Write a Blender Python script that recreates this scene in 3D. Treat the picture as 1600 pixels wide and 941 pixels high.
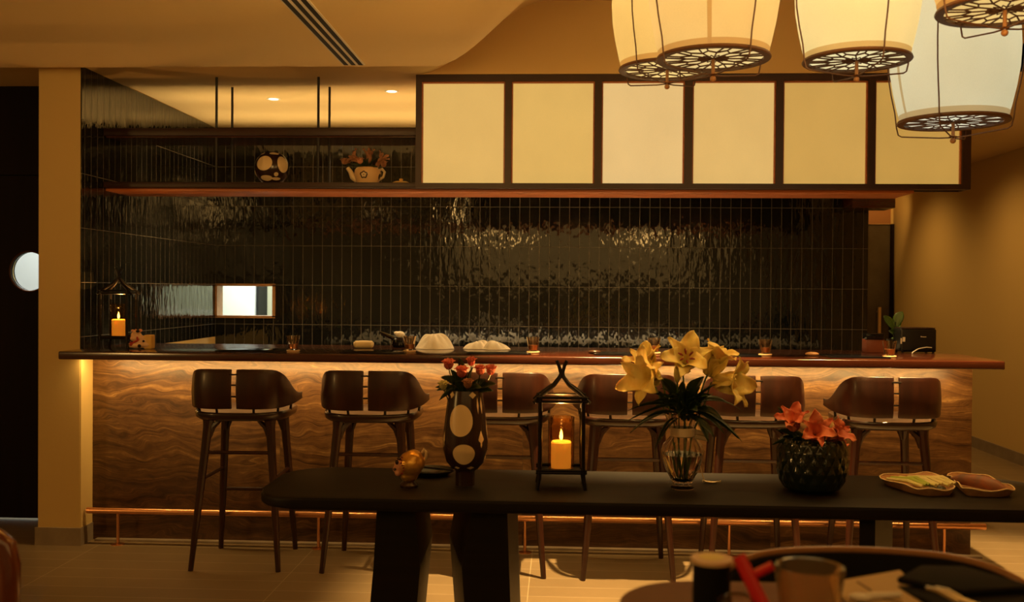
import bpy, bmesh, math, random
from mathutils import Vector, Matrix, noise
random.seed(7)
PI = math.pi
S = bpy.context.scene
for o in list(bpy.data.objects): bpy.data.objects.remove(o)
COL = S.collection

# ------------------------------------------------------------------ camera
cam = bpy.data.cameras.new('camera'); camo = bpy.data.objects.new('camera', cam); COL.objects.link(camo)
cam.sensor_width = 36; cam.lens = 1556/1600*36; cam.clip_start = .05; cam.clip_end = 60
_psi, _th, _ro = math.atan(75/1556), -math.atan(17.6/1556), .0074
fw = Vector((-math.sin(_psi)*math.cos(_th), math.cos(_psi)*math.cos(_th), math.sin(_th)))
rt = Vector((math.cos(_psi), math.sin(_psi), 0)); up = rt.cross(fw)
r2 = rt*math.cos(_ro)+up*math.sin(_ro); u2 = up*math.cos(_ro)-rt*math.sin(_ro)
camo.matrix_world = Matrix(((r2.x, u2.x, -fw.x, 0), (r2.y, u2.y, -fw.y, 0), (r2.z, u2.z, -fw.z, 1.43), (0, 0, 0, 1)))
cam.dof.use_dof = True; cam.dof.focus_distance = 4.7; cam.dof.aperture_fstop = 4.0
S.camera = camo

# ------------------------------------------------------------------ world, lights, exposure
S.view_settings.view_transform = 'Standard'; S.view_settings.look = 'None'
S.view_settings.gamma = 1; S.view_settings.use_curve_mapping = False
S.view_settings.exposure = 0.0
W = bpy.data.worlds.new('world'); S.world = W; W.use_nodes = True
W.node_tree.nodes['Background'].inputs[0].default_value = (1.0, .47, .10, 1)
W.node_tree.nodes['Background'].inputs[1].default_value = .13
WARM = (1.0, .56, .16)
def light(name, kind, loc, energy, color=WARM, direction=(0, 0, -1), **k):
    l = bpy.data.lights.new(name, kind); l.energy = energy; l.color = color
    for a, b in k.items(): setattr(l, a, b)
    o = bpy.data.objects.new(name, l); COL.objects.link(o); o.location = loc
    o.rotation_euler = Vector(direction).to_track_quat('-Z', 'Y').to_euler()
    return o
# ceiling spots over the stools, in front of the bar (recessed in the raised ceiling, out of frame)
for x, y, e in ((.40, 4.72, 1250), (2.05, 4.75, 900)):
    light('downlight_lamp', 'SPOT', (x, y, 3.0), e, (1, .62, .22), (0, .0, -1), spot_size=.98, spot_blend=.5, shadow_soft_size=.025)
# kitchen downlights
for x, y in ((-1.86, 6.3), (-1.05, 6.1), (.1, 6.35), (1.2, 6.35)):
    light('kitchen_lamp', 'SPOT', (x, y, 2.60), 75, (1, .68, .30), (0, 0, -1), spot_size=1.9, spot_blend=.6, shadow_soft_size=.04)
# added unseen fill strips, standing in for bounce onto the kitchen ceiling
light('kitchen_ceiling_fill', 'AREA', (-1.0, 6.10, 2.06), 4.5, (1, .72, .33), (0, .45, 1), shape='RECTANGLE', size=3.2, size_y=.06, spread=1.45)
light('kitchen_ceiling_fill', 'AREA', (-1.0, 7.25, 2.02), 7, (1, .72, .33), (0, -.5, 1), shape='RECTANGLE', size=3.2, size_y=.06, spread=1.6)
# LED strip under the counter overhang
light('counter_strip_lamp', 'AREA', (-.2, 5.34, 1.035), 46, (1, .60, .19), (0, .55, -1), shape='RECTANGLE', size=4.8, size_y=.02)
light('bench_fill', 'AREA', (-.1, 6.0, 1.13), 12, (1, .70, .36), (0, .8, -1), shape='RECTANGLE', size=2.6, size_y=.02, spread=1.8)  # added fill on the kitchen bench, so the tiles reflect it brightly
# back rooms seen through the pass-through and the porthole door, corridor
light('pantry_lamp', 'AREA', (-2.3, 8.4, 2.3), 50, (.92, 1, .93), (0, 0, -1), shape='RECTANGLE', size=1.0, size_y=1.0)
light('lobby_lamp', 'AREA', (-3.6, 6.7, 2.5), 34, (.92, 1, .97), (0, 0, -1), shape='RECTANGLE', size=1.2, size_y=.8)
for y, e in ((7.0, 26), (8.6, 24), (10.4, 26)):
    light('corridor_lamp_and_fill', 'SPOT', (2.95, y, 2.60), e*1.5, WARM, (.35, 0, -1), spot_size=2.3, spot_blend=1, shadow_soft_size=.1)
light('corridor_lamp_and_fill', 'SPOT', (3.5, 10.7, 2.6), 26, WARM, (0, 1, -.35), spot_size=1.3, spot_blend=.6, shadow_soft_size=.05)  # extra spot added only to brighten the transom panel
# added fill lights out of frame, brightening ceiling, column and bar front
for x, y, z, e in ((-.75, 3.0, 2.40, 46), (1.1, 2.6, 2.40, 42)):
    light('dining_fill', 'SPOT', (x, y, z), e, WARM, (0, .75, 1), spot_size=3.1, spot_blend=.25, shadow_soft_size=.30)
light('dining_fill', 'POINT', (-5.6, .5, 1.9), 100, WARM, shadow_soft_size=.30)
light('dining_fill_area', 'AREA', (.2, .6, 2.05), 7.5, WARM, (-.1, 1, -.15), shape='RECTANGLE', size=3.6, size_y=1.0)

# ------------------------------------------------------------------ helpers
def srgb(r, g, b):
    f = lambda c: (c/255/12.92) if c/255 <= .04045 else ((c/255+.055)/1.055)**2.4
    return (f(r), f(g), f(b), 1)
def mat(name, col, rough=.5, metal=0, bump=None, var=None, emit=None, trans=0, coat=0, sss=0, spec=.5, ior=1.5):
    m = bpy.data.materials.new(name); m.use_nodes = True; nt = m.node_tree; b = nt.nodes['Principled BSDF']
    if len(col) == 3: col = (*col, 1)
    b.inputs['Base Color'].default_value = col; b.inputs['Roughness'].default_value = rough
    b.inputs['Metallic'].default_value = metal; b.inputs['Transmission Weight'].default_value = trans
    b.inputs['Coat Weight'].default_value = coat; b.inputs['Coat Roughness'].default_value = .12
    b.inputs['Specular IOR Level'].default_value = spec; b.inputs['IOR'].default_value = ior
    if sss:
        b.inputs['Subsurface Weight'].default_value = sss; b.inputs['Subsurface Radius'].default_value = (.03, .012, .004)
    tc = nt.nodes.new('ShaderNodeTexCoord')
    if var:      # (scale vector, second colour, detail)
        mp = nt.nodes.new('ShaderNodeMapping'); mp.inputs['Scale'].default_value = var[0]
        nz = nt.nodes.new('ShaderNodeTexNoise'); nz.inputs['Scale'].default_value = 1; nz.inputs['Detail'].default_value = 5
        nz.inputs['Roughness'].default_value = .6
        rp = nt.nodes.new('ShaderNodeValToRGB'); rp.color_ramp.elements[0].position = .35; rp.color_ramp.elements[1].position = .65
        rp.color_ramp.elements[0].color = col; rp.color_ramp.elements[1].color = (*var[1][:3], 1)
        nt.links.new(tc.outputs['Object'], mp.inputs['Vector']); nt.links.new(mp.outputs[0], nz.inputs['Vector'])
        nt.links.new(nz.outputs['Fac'], rp.inputs[0]); nt.links.new(rp.outputs[0], b.inputs['Base Color'])
        if emit: nt.links.new(rp.outputs[0], b.inputs['Emission Color'])
    elif emit: b.inputs['Emission Color'].default_value = (*emit[0][:3], 1)
    if emit: b.inputs['Emission Strength'].default_value = emit[1]
    if bump:     # (scale vector, strength)
        mp = nt.nodes.new('ShaderNodeMapping'); mp.inputs['Scale'].default_value = bump[0]
        nz = nt.nodes.new('ShaderNodeTexNoise'); nz.inputs['Scale'].default_value = 1; nz.inputs['Detail'].default_value = 3
        bp = nt.nodes.new('ShaderNodeBump'); bp.inputs['Strength'].default_value = bump[1]; bp.inputs['Distance'].default_value = .004
        nt.links.new(tc.outputs['Object'], mp.inputs['Vector']); nt.links.new(mp.outputs[0], nz.inputs['Vector'])
        nt.links.new(nz.outputs['Fac'], bp.inputs['Height']); nt.links.new(bp.outputs[0], b.inputs['Normal'])
    return m
class NT:
    def __init__(s, m): s.t = m.node_tree; s.b = s.t.nodes['Principled BSDF']
    def n(s, kind, **k):
        x = s.t.nodes.new('ShaderNode'+kind)
        for a, v in k.items():
            if a.startswith('i_'):
                key = a[2:]; key = int(key) if key.isdigit() else key.replace('_', ' ')
                x.inputs[key].default_value = v
            else: setattr(x, a, v)
        return x
    def l(s, a, b): s.t.links.new(a, b)
    def math(s, op, a, b=None):
        x = s.n('Math', operation=op)
        for i, v in enumerate((a, b)):
            if v is None: continue
            if hasattr(v, 'links'): s.l(v, x.inputs[i])
            else: x.inputs[i].default_value = v
        return x.outputs[0]

def tile_material(name, axis, ox, oz):
    m = mat(name, (.004, .007, .006), rough=.10, spec=.5, ior=1.65); t = NT(m)
    tc = t.n('TexCoord'); sp = t.n('SeparateXYZ'); t.l(tc.outputs['Object'], sp.inputs[0])
    cb = t.n('CombineXYZ')
    t.l(t.math('ADD', sp.outputs[axis], -ox+7.5), cb.inputs[0]); t.l(t.math('ADD', sp.outputs[2], -oz+6), cb.inputs[1])
    br = t.n('TexBrick', offset=0, squash=1); br.inputs['Scale'].default_value = 1; br.inputs['Mortar Size'].default_value = .0013
    br.inputs['Mortar Smooth'].default_value = .15; br.inputs['Brick Width'].default_value = .075; br.inputs['Row Height'].default_value = .3
    br.inputs['Color1'].default_value = (0, 0, 0, 1); br.inputs['Color2'].default_value = (1, 1, 1, 1); br.inputs['Mortar'].default_value = (0, 0, 0, 1)
    t.l(cb.outputs[0], br.inputs['Vector'])
    mx = t.n('Mix', data_type='RGBA'); mx.inputs[6].default_value = (.0040, .0052, .0046, 1); mx.inputs[7].default_value = (.009, .009, .008, 1)
    t.l(br.outputs['Color'], mx.inputs[0])
    m2 = t.n('Mix', data_type='RGBA'); m2.inputs[7].default_value = (.145, .12, .085, 1)
    t.l(mx.outputs[2], m2.inputs[6]); t.l(br.outputs['Fac'], m2.inputs[0]); t.l(m2.outputs[2], t.b.inputs['Base Color'])
    rg = t.n('Mix', data_type='FLOAT'); rg.inputs[2].default_value = .07; rg.inputs[3].default_value = .7
    t.l(br.outputs['Fac'], rg.inputs[0]); t.l(rg.outputs[0], t.b.inputs['Roughness'])
    # every tile has its own waviness: shift the noise by the tile's random value
    ad = t.n('VectorMath', operation='ADD'); sc = t.n('VectorMath', operation='SCALE'); sc.inputs['Scale'].default_value = 9
    t.l(br.outputs['Color'], sc.inputs[0]); t.l(cb.outputs[0], ad.inputs[0]); t.l(sc.outputs[0], ad.inputs[1])
    mp = t.n('Mapping'); mp.inputs['Scale'].default_value = (24, 9, 1); t.l(ad.outputs[0], mp.inputs['Vector'])
    nz = t.n('TexNoise', i_Scale=1.0, i_Detail=2.0, i_Roughness=.5); t.l(mp.outputs[0], nz.inputs['Vector'])
    hh = t.math('SUBTRACT', t.math('MULTIPLY', nz.outputs['Fac'], 1.0), t.math('MULTIPLY', br.outputs['Fac'], .5))
    bp = t.n('Bump', i_Strength=.55, i_Distance=.006); t.l(hh, bp.inputs['Height']); t.l(bp.outputs[0], t.b.inputs['Normal'])
    return m
def floor_material():
    m = mat('floor_tile', (.4, .34, .27), rough=.42); t = NT(m)
    tc = t.n('TexCoord'); mp = t.n('Mapping'); mp.inputs['Location'].default_value = (12-.16+1.2+.16+.14, 10*.15-5.39+5.4+.01+3, 0)
    t.l(tc.outputs['Object'], mp.inputs['Vector'])
    br = t.n('TexBrick', offset=0, squash=1); br.inputs['Scale'].default_value = 1; br.inputs['Mortar Size'].default_value = .0022
    br.inputs['Brick Width'].default_value = 1.2; br.inputs['Row Height'].default_value = .15; br.inputs['Mortar Smooth'].default_value = .2
    br.inputs['Color1'].default_value = (.235, .165, .088, 1); br.inputs['Color2'].default_value = (.265, .188, .10, 1); br.inputs['Mortar'].default_value = (.46, .36, .23, 1)
    t.l(mp.outputs[0], br.inputs['Vector'])
    nz = t.n('TexNoise', i_Scale=3.0, i_Detail=6.0); t.l(tc.outputs['Object'], nz.inputs['Vector'])
    mx = t.n('Mix', data_type='RGBA', blend_type='MULTIPLY'); mx.inputs[0].default_value = .35
    t.l(br.outputs['Color'], mx.inputs[6]); t.l(nz.outputs['Fac'], mx.inputs[7]); t.l(mx.outputs[2], t.b.inputs['Base Color'])
    return m
def travertine():
    m = mat('travertine', (.4, .27, .16), rough=.38); t = NT(m)
    tc = t.n('TexCoord'); sp = t.n('SeparateXYZ'); t.l(tc.outputs['Object'], sp.inputs[0])
    pan = t.math('FLOOR', t.math('DIVIDE', t.math('ADD', sp.outputs[0], 1.56+13.6), 1.36))
    zz = t.math('ADD', sp.outputs[2], t.math('MULTIPLY', pan, 3.7))
    slope = t.math('MULTIPLY', t.math('SINE', t.math('MULTIPLY', pan, 2.3)), .035)
    zz = t.math('ADD', zz, t.math('MULTIPLY', sp.outputs[0], slope))
    cb = t.n('CombineXYZ'); t.l(sp.outputs[0], cb.inputs[0]); t.l(zz, cb.inputs[1])
    def nzs(sx, sz, det, dis=0):
        mp = t.n('Mapping'); mp.inputs['Scale'].default_value = (sx, sz, 1); t.l(cb.outputs[0], mp.inputs['Vector'])
        n = t.n('TexNoise', i_Scale=1.0, i_Detail=det, i_Roughness=.62, i_Distortion=dis); t.l(mp.outputs[0], n.inputs['Vector']); return n.outputs['Fac']
    slow = nzs(1.1, 2.2, 3, .4)
    z2 = t.math('ADD', zz, t.math('MULTIPLY', slow, .42))
    cb2 = t.n('CombineXYZ'); t.l(t.math('MULTIPLY', sp.outputs[0], .35), cb2.inputs[0]); t.l(z2, cb2.inputs[1])
    def band(sx, sz, det, dis=0):
        mp = t.n('Mapping'); mp.inputs['Scale'].default_value = (sx, sz, 1); t.l(cb2.outputs[0], mp.inputs['Vector'])
        n = t.n('TexNoise', i_Scale=1.0, i_Detail=det, i_Roughness=.65, i_Distortion=dis); t.l(mp.outputs[0], n.inputs['Vector']); return n.outputs['Fac']
    a = band(1.2, 20, 8, .5); b = band(9, 80, 6, 1.0); c = nzs(14, 22, 6, .5)
    v = t.math('ADD', t.math('MULTIPLY', a, .48), t.math('ADD', t.math('MULTIPLY', b, .34), t.math('MULTIPLY', c, .18)))
    rp = t.n('ValToRGB'); e = rp.color_ramp.elements
    e[0].position = .38; e[0].color = (.026, .010, .0035, 1); e[1].position = .66; e[1].color = (.32, .18, .062, 1)
    x = e.new(.465); x.color = (.070, .030, .010, 1); x = e.new(.55); x.color = (.135, .064, .022, 1)
    t.l(v, rp.inputs[0])
    jt = t.math('GREATER_THAN', t.math('ABSOLUTE', t.math('SUBTRACT', t.math('FRACT', t.math('DIVIDE', t.math('ADD', sp.outputs[0], 1.56+13.6), 1.36)), .5)), .4985)
    pit = t.math('MULTIPLY', t.math('LESS_THAN', nzs(45, 150, 2), .32), .75)
    mx = t.n('Mix', data_type='RGBA'); mx.inputs[7].default_value = (.06, .035, .02, 1); t.l(t.math('MAXIMUM', t.math('MULTIPLY', jt, .6), pit), mx.inputs[0]); t.l(rp.outputs[0], mx.inputs[6])
    t.l(mx.outputs[2], t.b.inputs['Base Color'])
    bp = t.n('Bump', i_Strength=.35, i_Distance=.004); t.l(v, bp.inputs['Height']); t.l(bp.outputs[0], t.b.inputs['Normal'])
    return m
def glow_fabric(name, col, strength, weave=260, blotch=.22, through=False):
    """lit lampshade cloth / backlit paper: uneven cloth density"""
    m = mat(name, (.8, .7, .5), rough=.9); t = NT(m)
    tc = t.n('TexCoord')
    mp = t.n('Mapping'); mp.inputs['Scale'].default_value = (3, 3, 2.2); t.l(tc.outputs['Object'], mp.inputs['Vector'])
    n1 = t.n('TexNoise', i_Scale=1.6, i_Detail=3.0); t.l(mp.outputs[0], n1.inputs['Vector'])
    n2 = t.n('TexNoise', i_Scale=weave, i_Detail=1.0); t.l(tc.outputs['Object'], n2.inputs['Vector'])
    f = t.math('ADD', t.math('MULTIPLY', t.math('SUBTRACT', n1.outputs['Fac'], .5), blotch*2), t.math('MULTIPLY', t.math('SUBTRACT', n2.outputs['Fac'], .5), .22))
    f = t.math('MULTIPLY', t.math('ADD', f, 1.0), strength)
    t.b.inputs['Emission Color'].default_value = (*col[:3], 1); t.l(f, t.b.inputs['Emission Strength'])
    t.b.inputs['Base Color'].default_value = (.35, .28, .16, 1)
    if through:
        tl = t.n('BsdfTranslucent'); tl.inputs[0].default_value = (*[min(1, c*1.0) for c in col[:3]], 1)
        mm = t.n('MixShader'); mm.inputs[0].default_value = .5
        t.l(t.b.outputs[0], mm.inputs[1]); t.l(tl.outputs[0], mm.inputs[2]); t.l(mm.outputs[0], t.t.nodes['Material Output'].inputs['Surface'])
    return m

M = {}
M['paint'] = mat('beige_paint', (.62, .44, .17), .85, bump=((60, 60, 60), .08))
M['ceil'] = mat('ceiling_paint', (.72, .53, .25), .9)
M['floor'] = floor_material()
M['tileb'] = tile_material('dark_tile_back', 0, -2.633, 1.153)
M['tilel'] = tile_material('dark_tile_side', 1, 7.5, 1.153)
M['stone'] = travertine()
M['skirt'] = mat('skirting_stone', (.22, .17, .12), .5, var=((8, 8, 8), (.28, .22, .16)))
M['counter'] = mat('lacquered_walnut', (.040, .009, .004), .2, var=((1.2, 14, 14), (.070, .017, .007)), coat=.6)
M['stoolw'] = mat('walnut', (.020, .0045, .0018), .36, var=((22, 22, 3), (.040, .0095, .0035)), coat=.1)
M['box'] = mat('dark_frame_wood', (.022, .006, .003), .45, var=((3, 30, 3), (.035, .009, .005)))
M['orange_wood'] = mat('warm_board_wood', (.40, .11, .030), .4, var=((1.0, 30, 30), (.50, .16, .045)))
M['doorw'] = mat('dark_door_wood', (.005, .0014, .0010), .6, var=((20, 20, 1.5), (.008, .0022, .0015)), spec=.12)
M['black'] = mat('blackened_oak', (.007, .0055, .004), .5, var=((2, 40, 40), (.011, .008, .006)), spec=.22)
M['blackm'] = mat('black_metal', (.012, .009, .008), .35, metal=.6)
M['bronze'] = mat('bronze_metal', (.10, .045, .02), .35, metal=.8)
M['copper'] = mat('copper_tube', (.80, .40, .20), .30, metal=1)
M['rodm'] = mat('black_rod', (.01, .007, .006), .5)
M['glass'] = mat('clear_glass', (1, .98, .95), .02, trans=1, ior=1.3)
M['amber'] = mat('amber_glass', (1, .72, .38), .04, trans=1, ior=1.2, bump=((30, 30, 14), .5))
M['wax'] = mat('candle_wax', (1, .62, .18), .5, sss=.9, emit=((1, .42, .05), .32))  # even emission stands in for flame light shining through the wax
M['flame'] = mat('flame', (1, .6, .2), .5, emit=((1, .55, .10), 14))
M['cream'] = mat('cream_glaze', (.80, .62, .36), .3)
M['brown'] = mat('brown_glaze', (.035, .016, .010), .22)
M['lily'] = mat('yellow_petal', (.80, .62, .17), .5, var=((30, 30, 12), (.90, .76, .30)), sss=.25, bump=((90, 90, 20), .5))
M['pink'] = mat('orange_pink_petal', (.55, .085, .035), .5, var=((18, 18, 18), (.75, .26, .12)), sss=.2)
M['tan_petal'] = mat('dried_petal', (.32, .14, .07), .7, var=((30, 30, 30), (.50, .24, .12)))
M['rose'] = mat('rose_petal', (.62, .07, .045), .5, var=((40, 40, 40), (.80, .26, .16)))
M['anther'] = mat('red_anther', (.20, .010, .006), .6)
M['leaf'] = mat('dark_green_leaf', (.014, .030, .008), .38, var=((25, 25, 10), (.030, .055, .014)))
M['leaf2'] = mat('bright_green_leaf', (.05, .11, .012), .35, var=((25, 25, 10), (.09, .17, .02)))
M['greenglass'] = mat('black_green_glass', (.008, .016, .012), .06, spec=.8, bump=((45, 45, 18), 1.0))
M['ribbon'] = mat('cream_ribbon', (.75, .62, .45), .6)
M['white'] = mat('white_ceramic', (.85, .80, .70), .25)
M['cloth'] = mat('white_cloth', (.85, .80, .68), .9, bump=((50, 50, 50), .5))
M['red'] = mat('red_plastic', (.60, .008, .008), .35)
M['gold'] = mat('gold_glaze', (.85, .50, .10), .28, metal=.75, var=((20, 20, 20), (.70, .34, .06)))
M['pinkskin'] = mat('pink_glaze', (.75, .35, .20), .4)
M['steel'] = mat('brushed_steel', (.55, .52, .47), .25, metal=1)
M['screen'] = mat('black_glass', (.006, .006, .008), .12)
M['seat'] = mat('dark_seat', (.022, .007, .0035), .28, coat=.5)
M['blackcloth'] = mat('black_cloth', (.005, .004, .003), .85, spec=.2)
M['fgwood'] = mat('brown_table_wood', (.15, .055, .013), .55, var=((2, 25, 25), (.17, .070, .020)), spec=.2)
M['fgchair'] = mat('red_lacquer_wood', (.11, .022, .010), .1, coat=.8, var=((12, 12, 3), (.17, .045, .018)))
M['rim'] = mat('chair_rim_wood', (.32, .15, .06), .3)
M['lattice'] = mat('lattice_wood', (.09, .035, .015), .5)
M['slot'] = mat('vent_black', (.004, .003, .003), .8)
M['lens'] = mat('lit_lens', (1, .9, .7), .5, emit=((1, .86, .60), 3.0))
M['holder'] = mat('saucer_wood', (.75, .50, .26), .4)
M['cowred'] = mat('red_paint', (.45, .03, .02), .5)
M['yellow'] = mat('yellow_glaze', (.78, .48, .12), .5)
M['pantry'] = mat('pantry_wall', (.62, .62, .46), .7)
M['pantryw'] = mat('pantry_white', (.82, .86, .86), .5)
M['celery'] = mat('pale_green_stalk', (.62, .60, .22), .45, var=((30, 30, 30), (.72, .64, .34)))
M['celeryg'] = mat('bright_green_stalk', (.36, .46, .06), .45)
M['basket'] = mat('leaf_dish_glaze', (.40, .20, .08), .45, var=((40, 40, 40), (.5, .27, .12)))
M['root'] = mat('brown_root', (.30, .10, .045), .5, var=((8, 30, 30), (.16, .09, .07)))
M['dkgreen'] = mat('grey_green_pieces', (.05, .05, .03), .3)

class MB:
    def __init__(s): s.b = bmesh.new()
    def box(s, x0, x1, y0, y1, z0, z1, bev=0, seg=2):
        r = bmesh.ops.create_cube(s.b, size=1)
        for v in r['verts']: v.co = Vector(((x0+x1)/2+v.co.x*(x1-x0), (y0+y1)/2+v.co.y*(y1-y0), (z0+z1)/2+v.co.z*(z1-z0)))
        if bev:
            ed = {e for v in r['verts'] for e in v.link_edges}
            bmesh.ops.bevel(s.b, geom=list(ed), offset=bev, segments=seg, profile=.5, affect='EDGES')
        return s
    def tube(s, pts, r, n=10, closed=False, cap=True):
        pts = [Vector(p) for p in pts]; N = len(pts); rr = r if isinstance(r, (list, tuple)) else [r]*N
        rings = []; pn = None
        for i, p in enumerate(pts):
            if closed: d = pts[(i+1) % N]-pts[i-1]
            else: d = pts[min(i+1, N-1)]-pts[max(i-1, 0)]
            d.normalize()
            if pn is None:
                pn = d.orthogonal().normalized()
            else:
                pn = (pn-d*pn.dot(d)); pn = pn.normalized() if pn.length > 1e-6 else d.orthogonal().normalized()
            q = d.cross(pn)
            rings.append([s.b.verts.new(p+(pn*math.cos(2*PI*k/n)+q*math.sin(2*PI*k/n))*rr[i]) for k in range(n)])
        for i in range(N if closed else N-1):
            a, b = rings[i], rings[(i+1) % N]
            off = 0
            if closed and i == N-1:
                off = min(range(n), key=lambda o: (a[0].co-b[o].co).length)
            for k in range(n): s.b.faces.new((a[k], a[(k+1) % n], b[(k+1+off) % n], b[(k+off) % n]))
        if cap and not closed: s.b.faces.new(rings[0][::-1]); s.b.faces.new(rings[-1])
        return s
    def lathe(s, prof, c=(0, 0, 0), n=32, ribs=0, amp=0):
        """prof = [(r, z)], r = 0 at an end closes it"""
        rings = []
        for r, z in prof:
            if r < 1e-6: rings.append([s.b.verts.new((c[0], c[1], c[2]+z))])
            else: rings.append([s.b.verts.new((c[0]+(r*(1+amp*math.cos(ribs*2*PI*k/n)))*math.cos(2*PI*k/n), c[1]+(r*(1+amp*math.cos(ribs*2*PI*k/n)))*math.sin(2*PI*k/n), c[2]+z)) for k in range(n)])
        for a, b in zip(rings, rings[1:]):
            for k in range(n):
                j = (k+1) % n
                if len(a) == 1 and len(b) == 1: continue
                if len(a) == 1: s.b.faces.new((a[0], b[j], b[k]))
                elif len(b) == 1: s.b.faces.new((a[k], a[j], b[0]))
                else: s.b.faces.new((a[k], a[j], b[j], b[k]))
        return s
    def prism(s, poly, z0, z1, bev=0, taper=None):
        """poly [(x,y)] extruded in z; taper = top polygon"""
        t = taper or poly
        a = [s.b.verts.new((x, y, z0)) for x, y in poly]; b = [s.b.verts.new((x, y, z1)) for x, y in t]
        n = len(a); fs = [s.b.faces.new(a[::-1]), s.b.faces.new(b)]
        for i in range(n): s.b.faces.new((a[i], a[(i+1) % n], b[(i+1) % n], b[i]))
        if bev: bmesh.ops.bevel(s.b, geom=list({e for f in fs for e in f.edges}), offset=bev, segments=3, profile=.5, affect='EDGES')
        return s
    def ball(s, c, r, u=20, v=12, mtx=None):
        r = r if isinstance(r, (list, tuple)) else (r, r, r)
        q = bmesh.ops.create_uvsphere(s.b, u_segments=u, v_segments=v, radius=1)
        for w in q['verts']:
            p = Vector((w.co.x*r[0], w.co.y*r[1], w.co.z*r[2]))
            if mtx: p = mtx @ p
            w.co = p+Vector(c)
        return s
    def grid(s, f, nu, nv):
        vs = [[s.b.verts.new(f(i/nu, j/nv)) for j in range(nv+1)] for i in range(nu+1)]
        for i in range(nu):
            for j in range(nv): s.b.faces.new((vs[i][j], vs[i+1][j], vs[i+1][j+1], vs[i][j+1]))
        return s
    def build(s, name, m, parent=None, smooth=True, solid=0, remesh=0, sub=0, loc=None, auto=35):
        bmesh.ops.recalc_face_normals(s.b, faces=s.b.faces)
        me = bpy.data.meshes.new(name); s.b.to_mesh(me); s.b.free()
        o = bpy.data.objects.new(name, me); COL.objects.link(o)
        me.materials.append(m)
        if smooth:
            me.polygons.foreach_set('use_smooth', [True]*len(me.polygons))
            if not remesh and not sub:
                try: me.set_sharp_from_angle(angle=math.radians(auto))
                except Exception: pass
        if solid: d = o.modifiers.new('t', 'SOLIDIFY'); d.thickness = solid; d.offset = 0
        if remesh:
            d = o.modifiers.new('r', 'REMESH'); d.mode = 'VOXEL'; d.voxel_size = remesh; d.use_smooth_shade = True
            d = o.modifiers.new('s', 'SMOOTH'); d.factor = .6; d.iterations = 4
        if sub: d = o.modifiers.new('u', 'SUBSURF'); d.levels = sub; d.render_levels = sub
        if parent: o.parent = parent
        if loc: o.location = loc
        return o
def structure(o): o['kind'] = 'structure'; return o
def tag(o, label, cat, group=None):
    o['label'] = label; o['category'] = cat
    if group: o['group'] = group
    return o
def thing(name, label, cat, loc, rz=0, group=None):
    o = bpy.data.objects.new(name, None); COL.objects.link(o); o.empty_display_size = .05
    o.location = loc; o.rotation_euler = (0, 0, rz)
    return tag(o, label, cat, group)
def copy_tree(o, parent=None):
    c = o.copy(); COL.objects.link(c)
    if parent: c.parent = parent
    for ch in list(o.children): copy_tree(ch, c)
    return c
def sm(t): t = max(0, min(1, t)); return t*t*(3-2*t)
def lerp(a, b, t): return a+(b-a)*t
def rad(prof, z):
    for (r0, z0), (r1, z1) in zip(prof, prof[1:]):
        if z0 <= z <= z1: return lerp(r0, r1, (z-z0)/max(1e-9, z1-z0))
    return prof[-1][0]

# ================================================================== STRUCTURE
structure(MB().box(-6.2, 4.1, -1.6, 12, -.1, 0).build('floor', M['floor'], smooth=False))
# main ceiling: low on the left, a soft wave up to the raised middle, low again on the right
def ceil_z(x, y):
    low = lerp(2.585, 2.642, sm((y-5.12)/.26))
    x0 = -.80+max(0, 5.6-y)*.33
    wv = sm((x-x0)/.72)**.9
    wr = 1-sm((x-2.35)/.5)
    hi = 3.05
    return lerp(low if x < 1 else lerp(2.60, 2.65, sm((y-5.1)/.3)), hi, wv*wr)
xs = [-6.2, -4.5, -3.2, -2.874, -2.4, -1.8, -1.3]+[-1.1+.05*i for i in range(46)]+[1.2+.06*i for i in range(46)]+[4.1]
xs = sorted({round(x, 3) for x in xs})
ys = [-1.6, 0, 1, 2, 2.8]+[3.4+.15*i for i in range(11)]+[5.05+.03*i for i in range(14)]+[5.5, 5.6]
b = MB(); G = [[b.b.verts.new((x, y, ceil_z(x, y))) for y in ys] for x in xs]
for i in range(len(xs)-1):
    for j in range(len(ys)-1): b.b.faces.new((G[i][j], G[i][j+1], G[i+1][j+1], G[i+1][j]))
top = [[b.b.verts.new((x, y, 3.2)) for y in (ys[0], ys[-1])] for x in (xs[0], xs[-1])]
b.b.faces.new((top[0][0], top[0][1], top[1][1], top[1][0]))
structure(b.build('ceiling', M['ceil'], auto=60))
# strip of ceiling behind the wave plane on the left, then the kitchen ceiling behind a shallow lip
structure(MB().box(-6.2, -.84, 5.6, 5.90, 2.642, 2.8).build('trim_1', M['ceil'], smooth=False))
structure(MB().box(-6.2, -2.874, 5.90, 5.98, 2.642, 2.8).build('trim_2', M['ceil'], smooth=False))
kc = MB().box(-2.874, 2.3, 5.9, 7.6, 2.652, 2.8).box(-.84, 2.3, 5.77, 5.90, 2.652, 2.8).box(2.3, 4.1, 5.6, 12, 2.65, 2.8)
structure(kc.build('ceiling_kitchen', M['ceil'], smooth=False))
# bulkhead above the paper box
structure(MB().box(-.84, 2.75, 5.6, 5.76, 2.642, 3.2).build('wall_bulkhead', M['ceil'], smooth=False))
# right wall and far corridor wall
structure(MB().box(3.85, 4.05, -1.6, 12, 0, 2.65).build('wall_right', M['paint'], smooth=False))
structure(MB().box(3.835, 3.85, -1.6, 11.7, 0, .10).build('baseboard_right', M['skirt'], smooth=False))
structure(MB().box(2.2, 3.85, 11.75, 11.95, 0, 2.65).build('wall_end', M['paint'], smooth=False))
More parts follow.
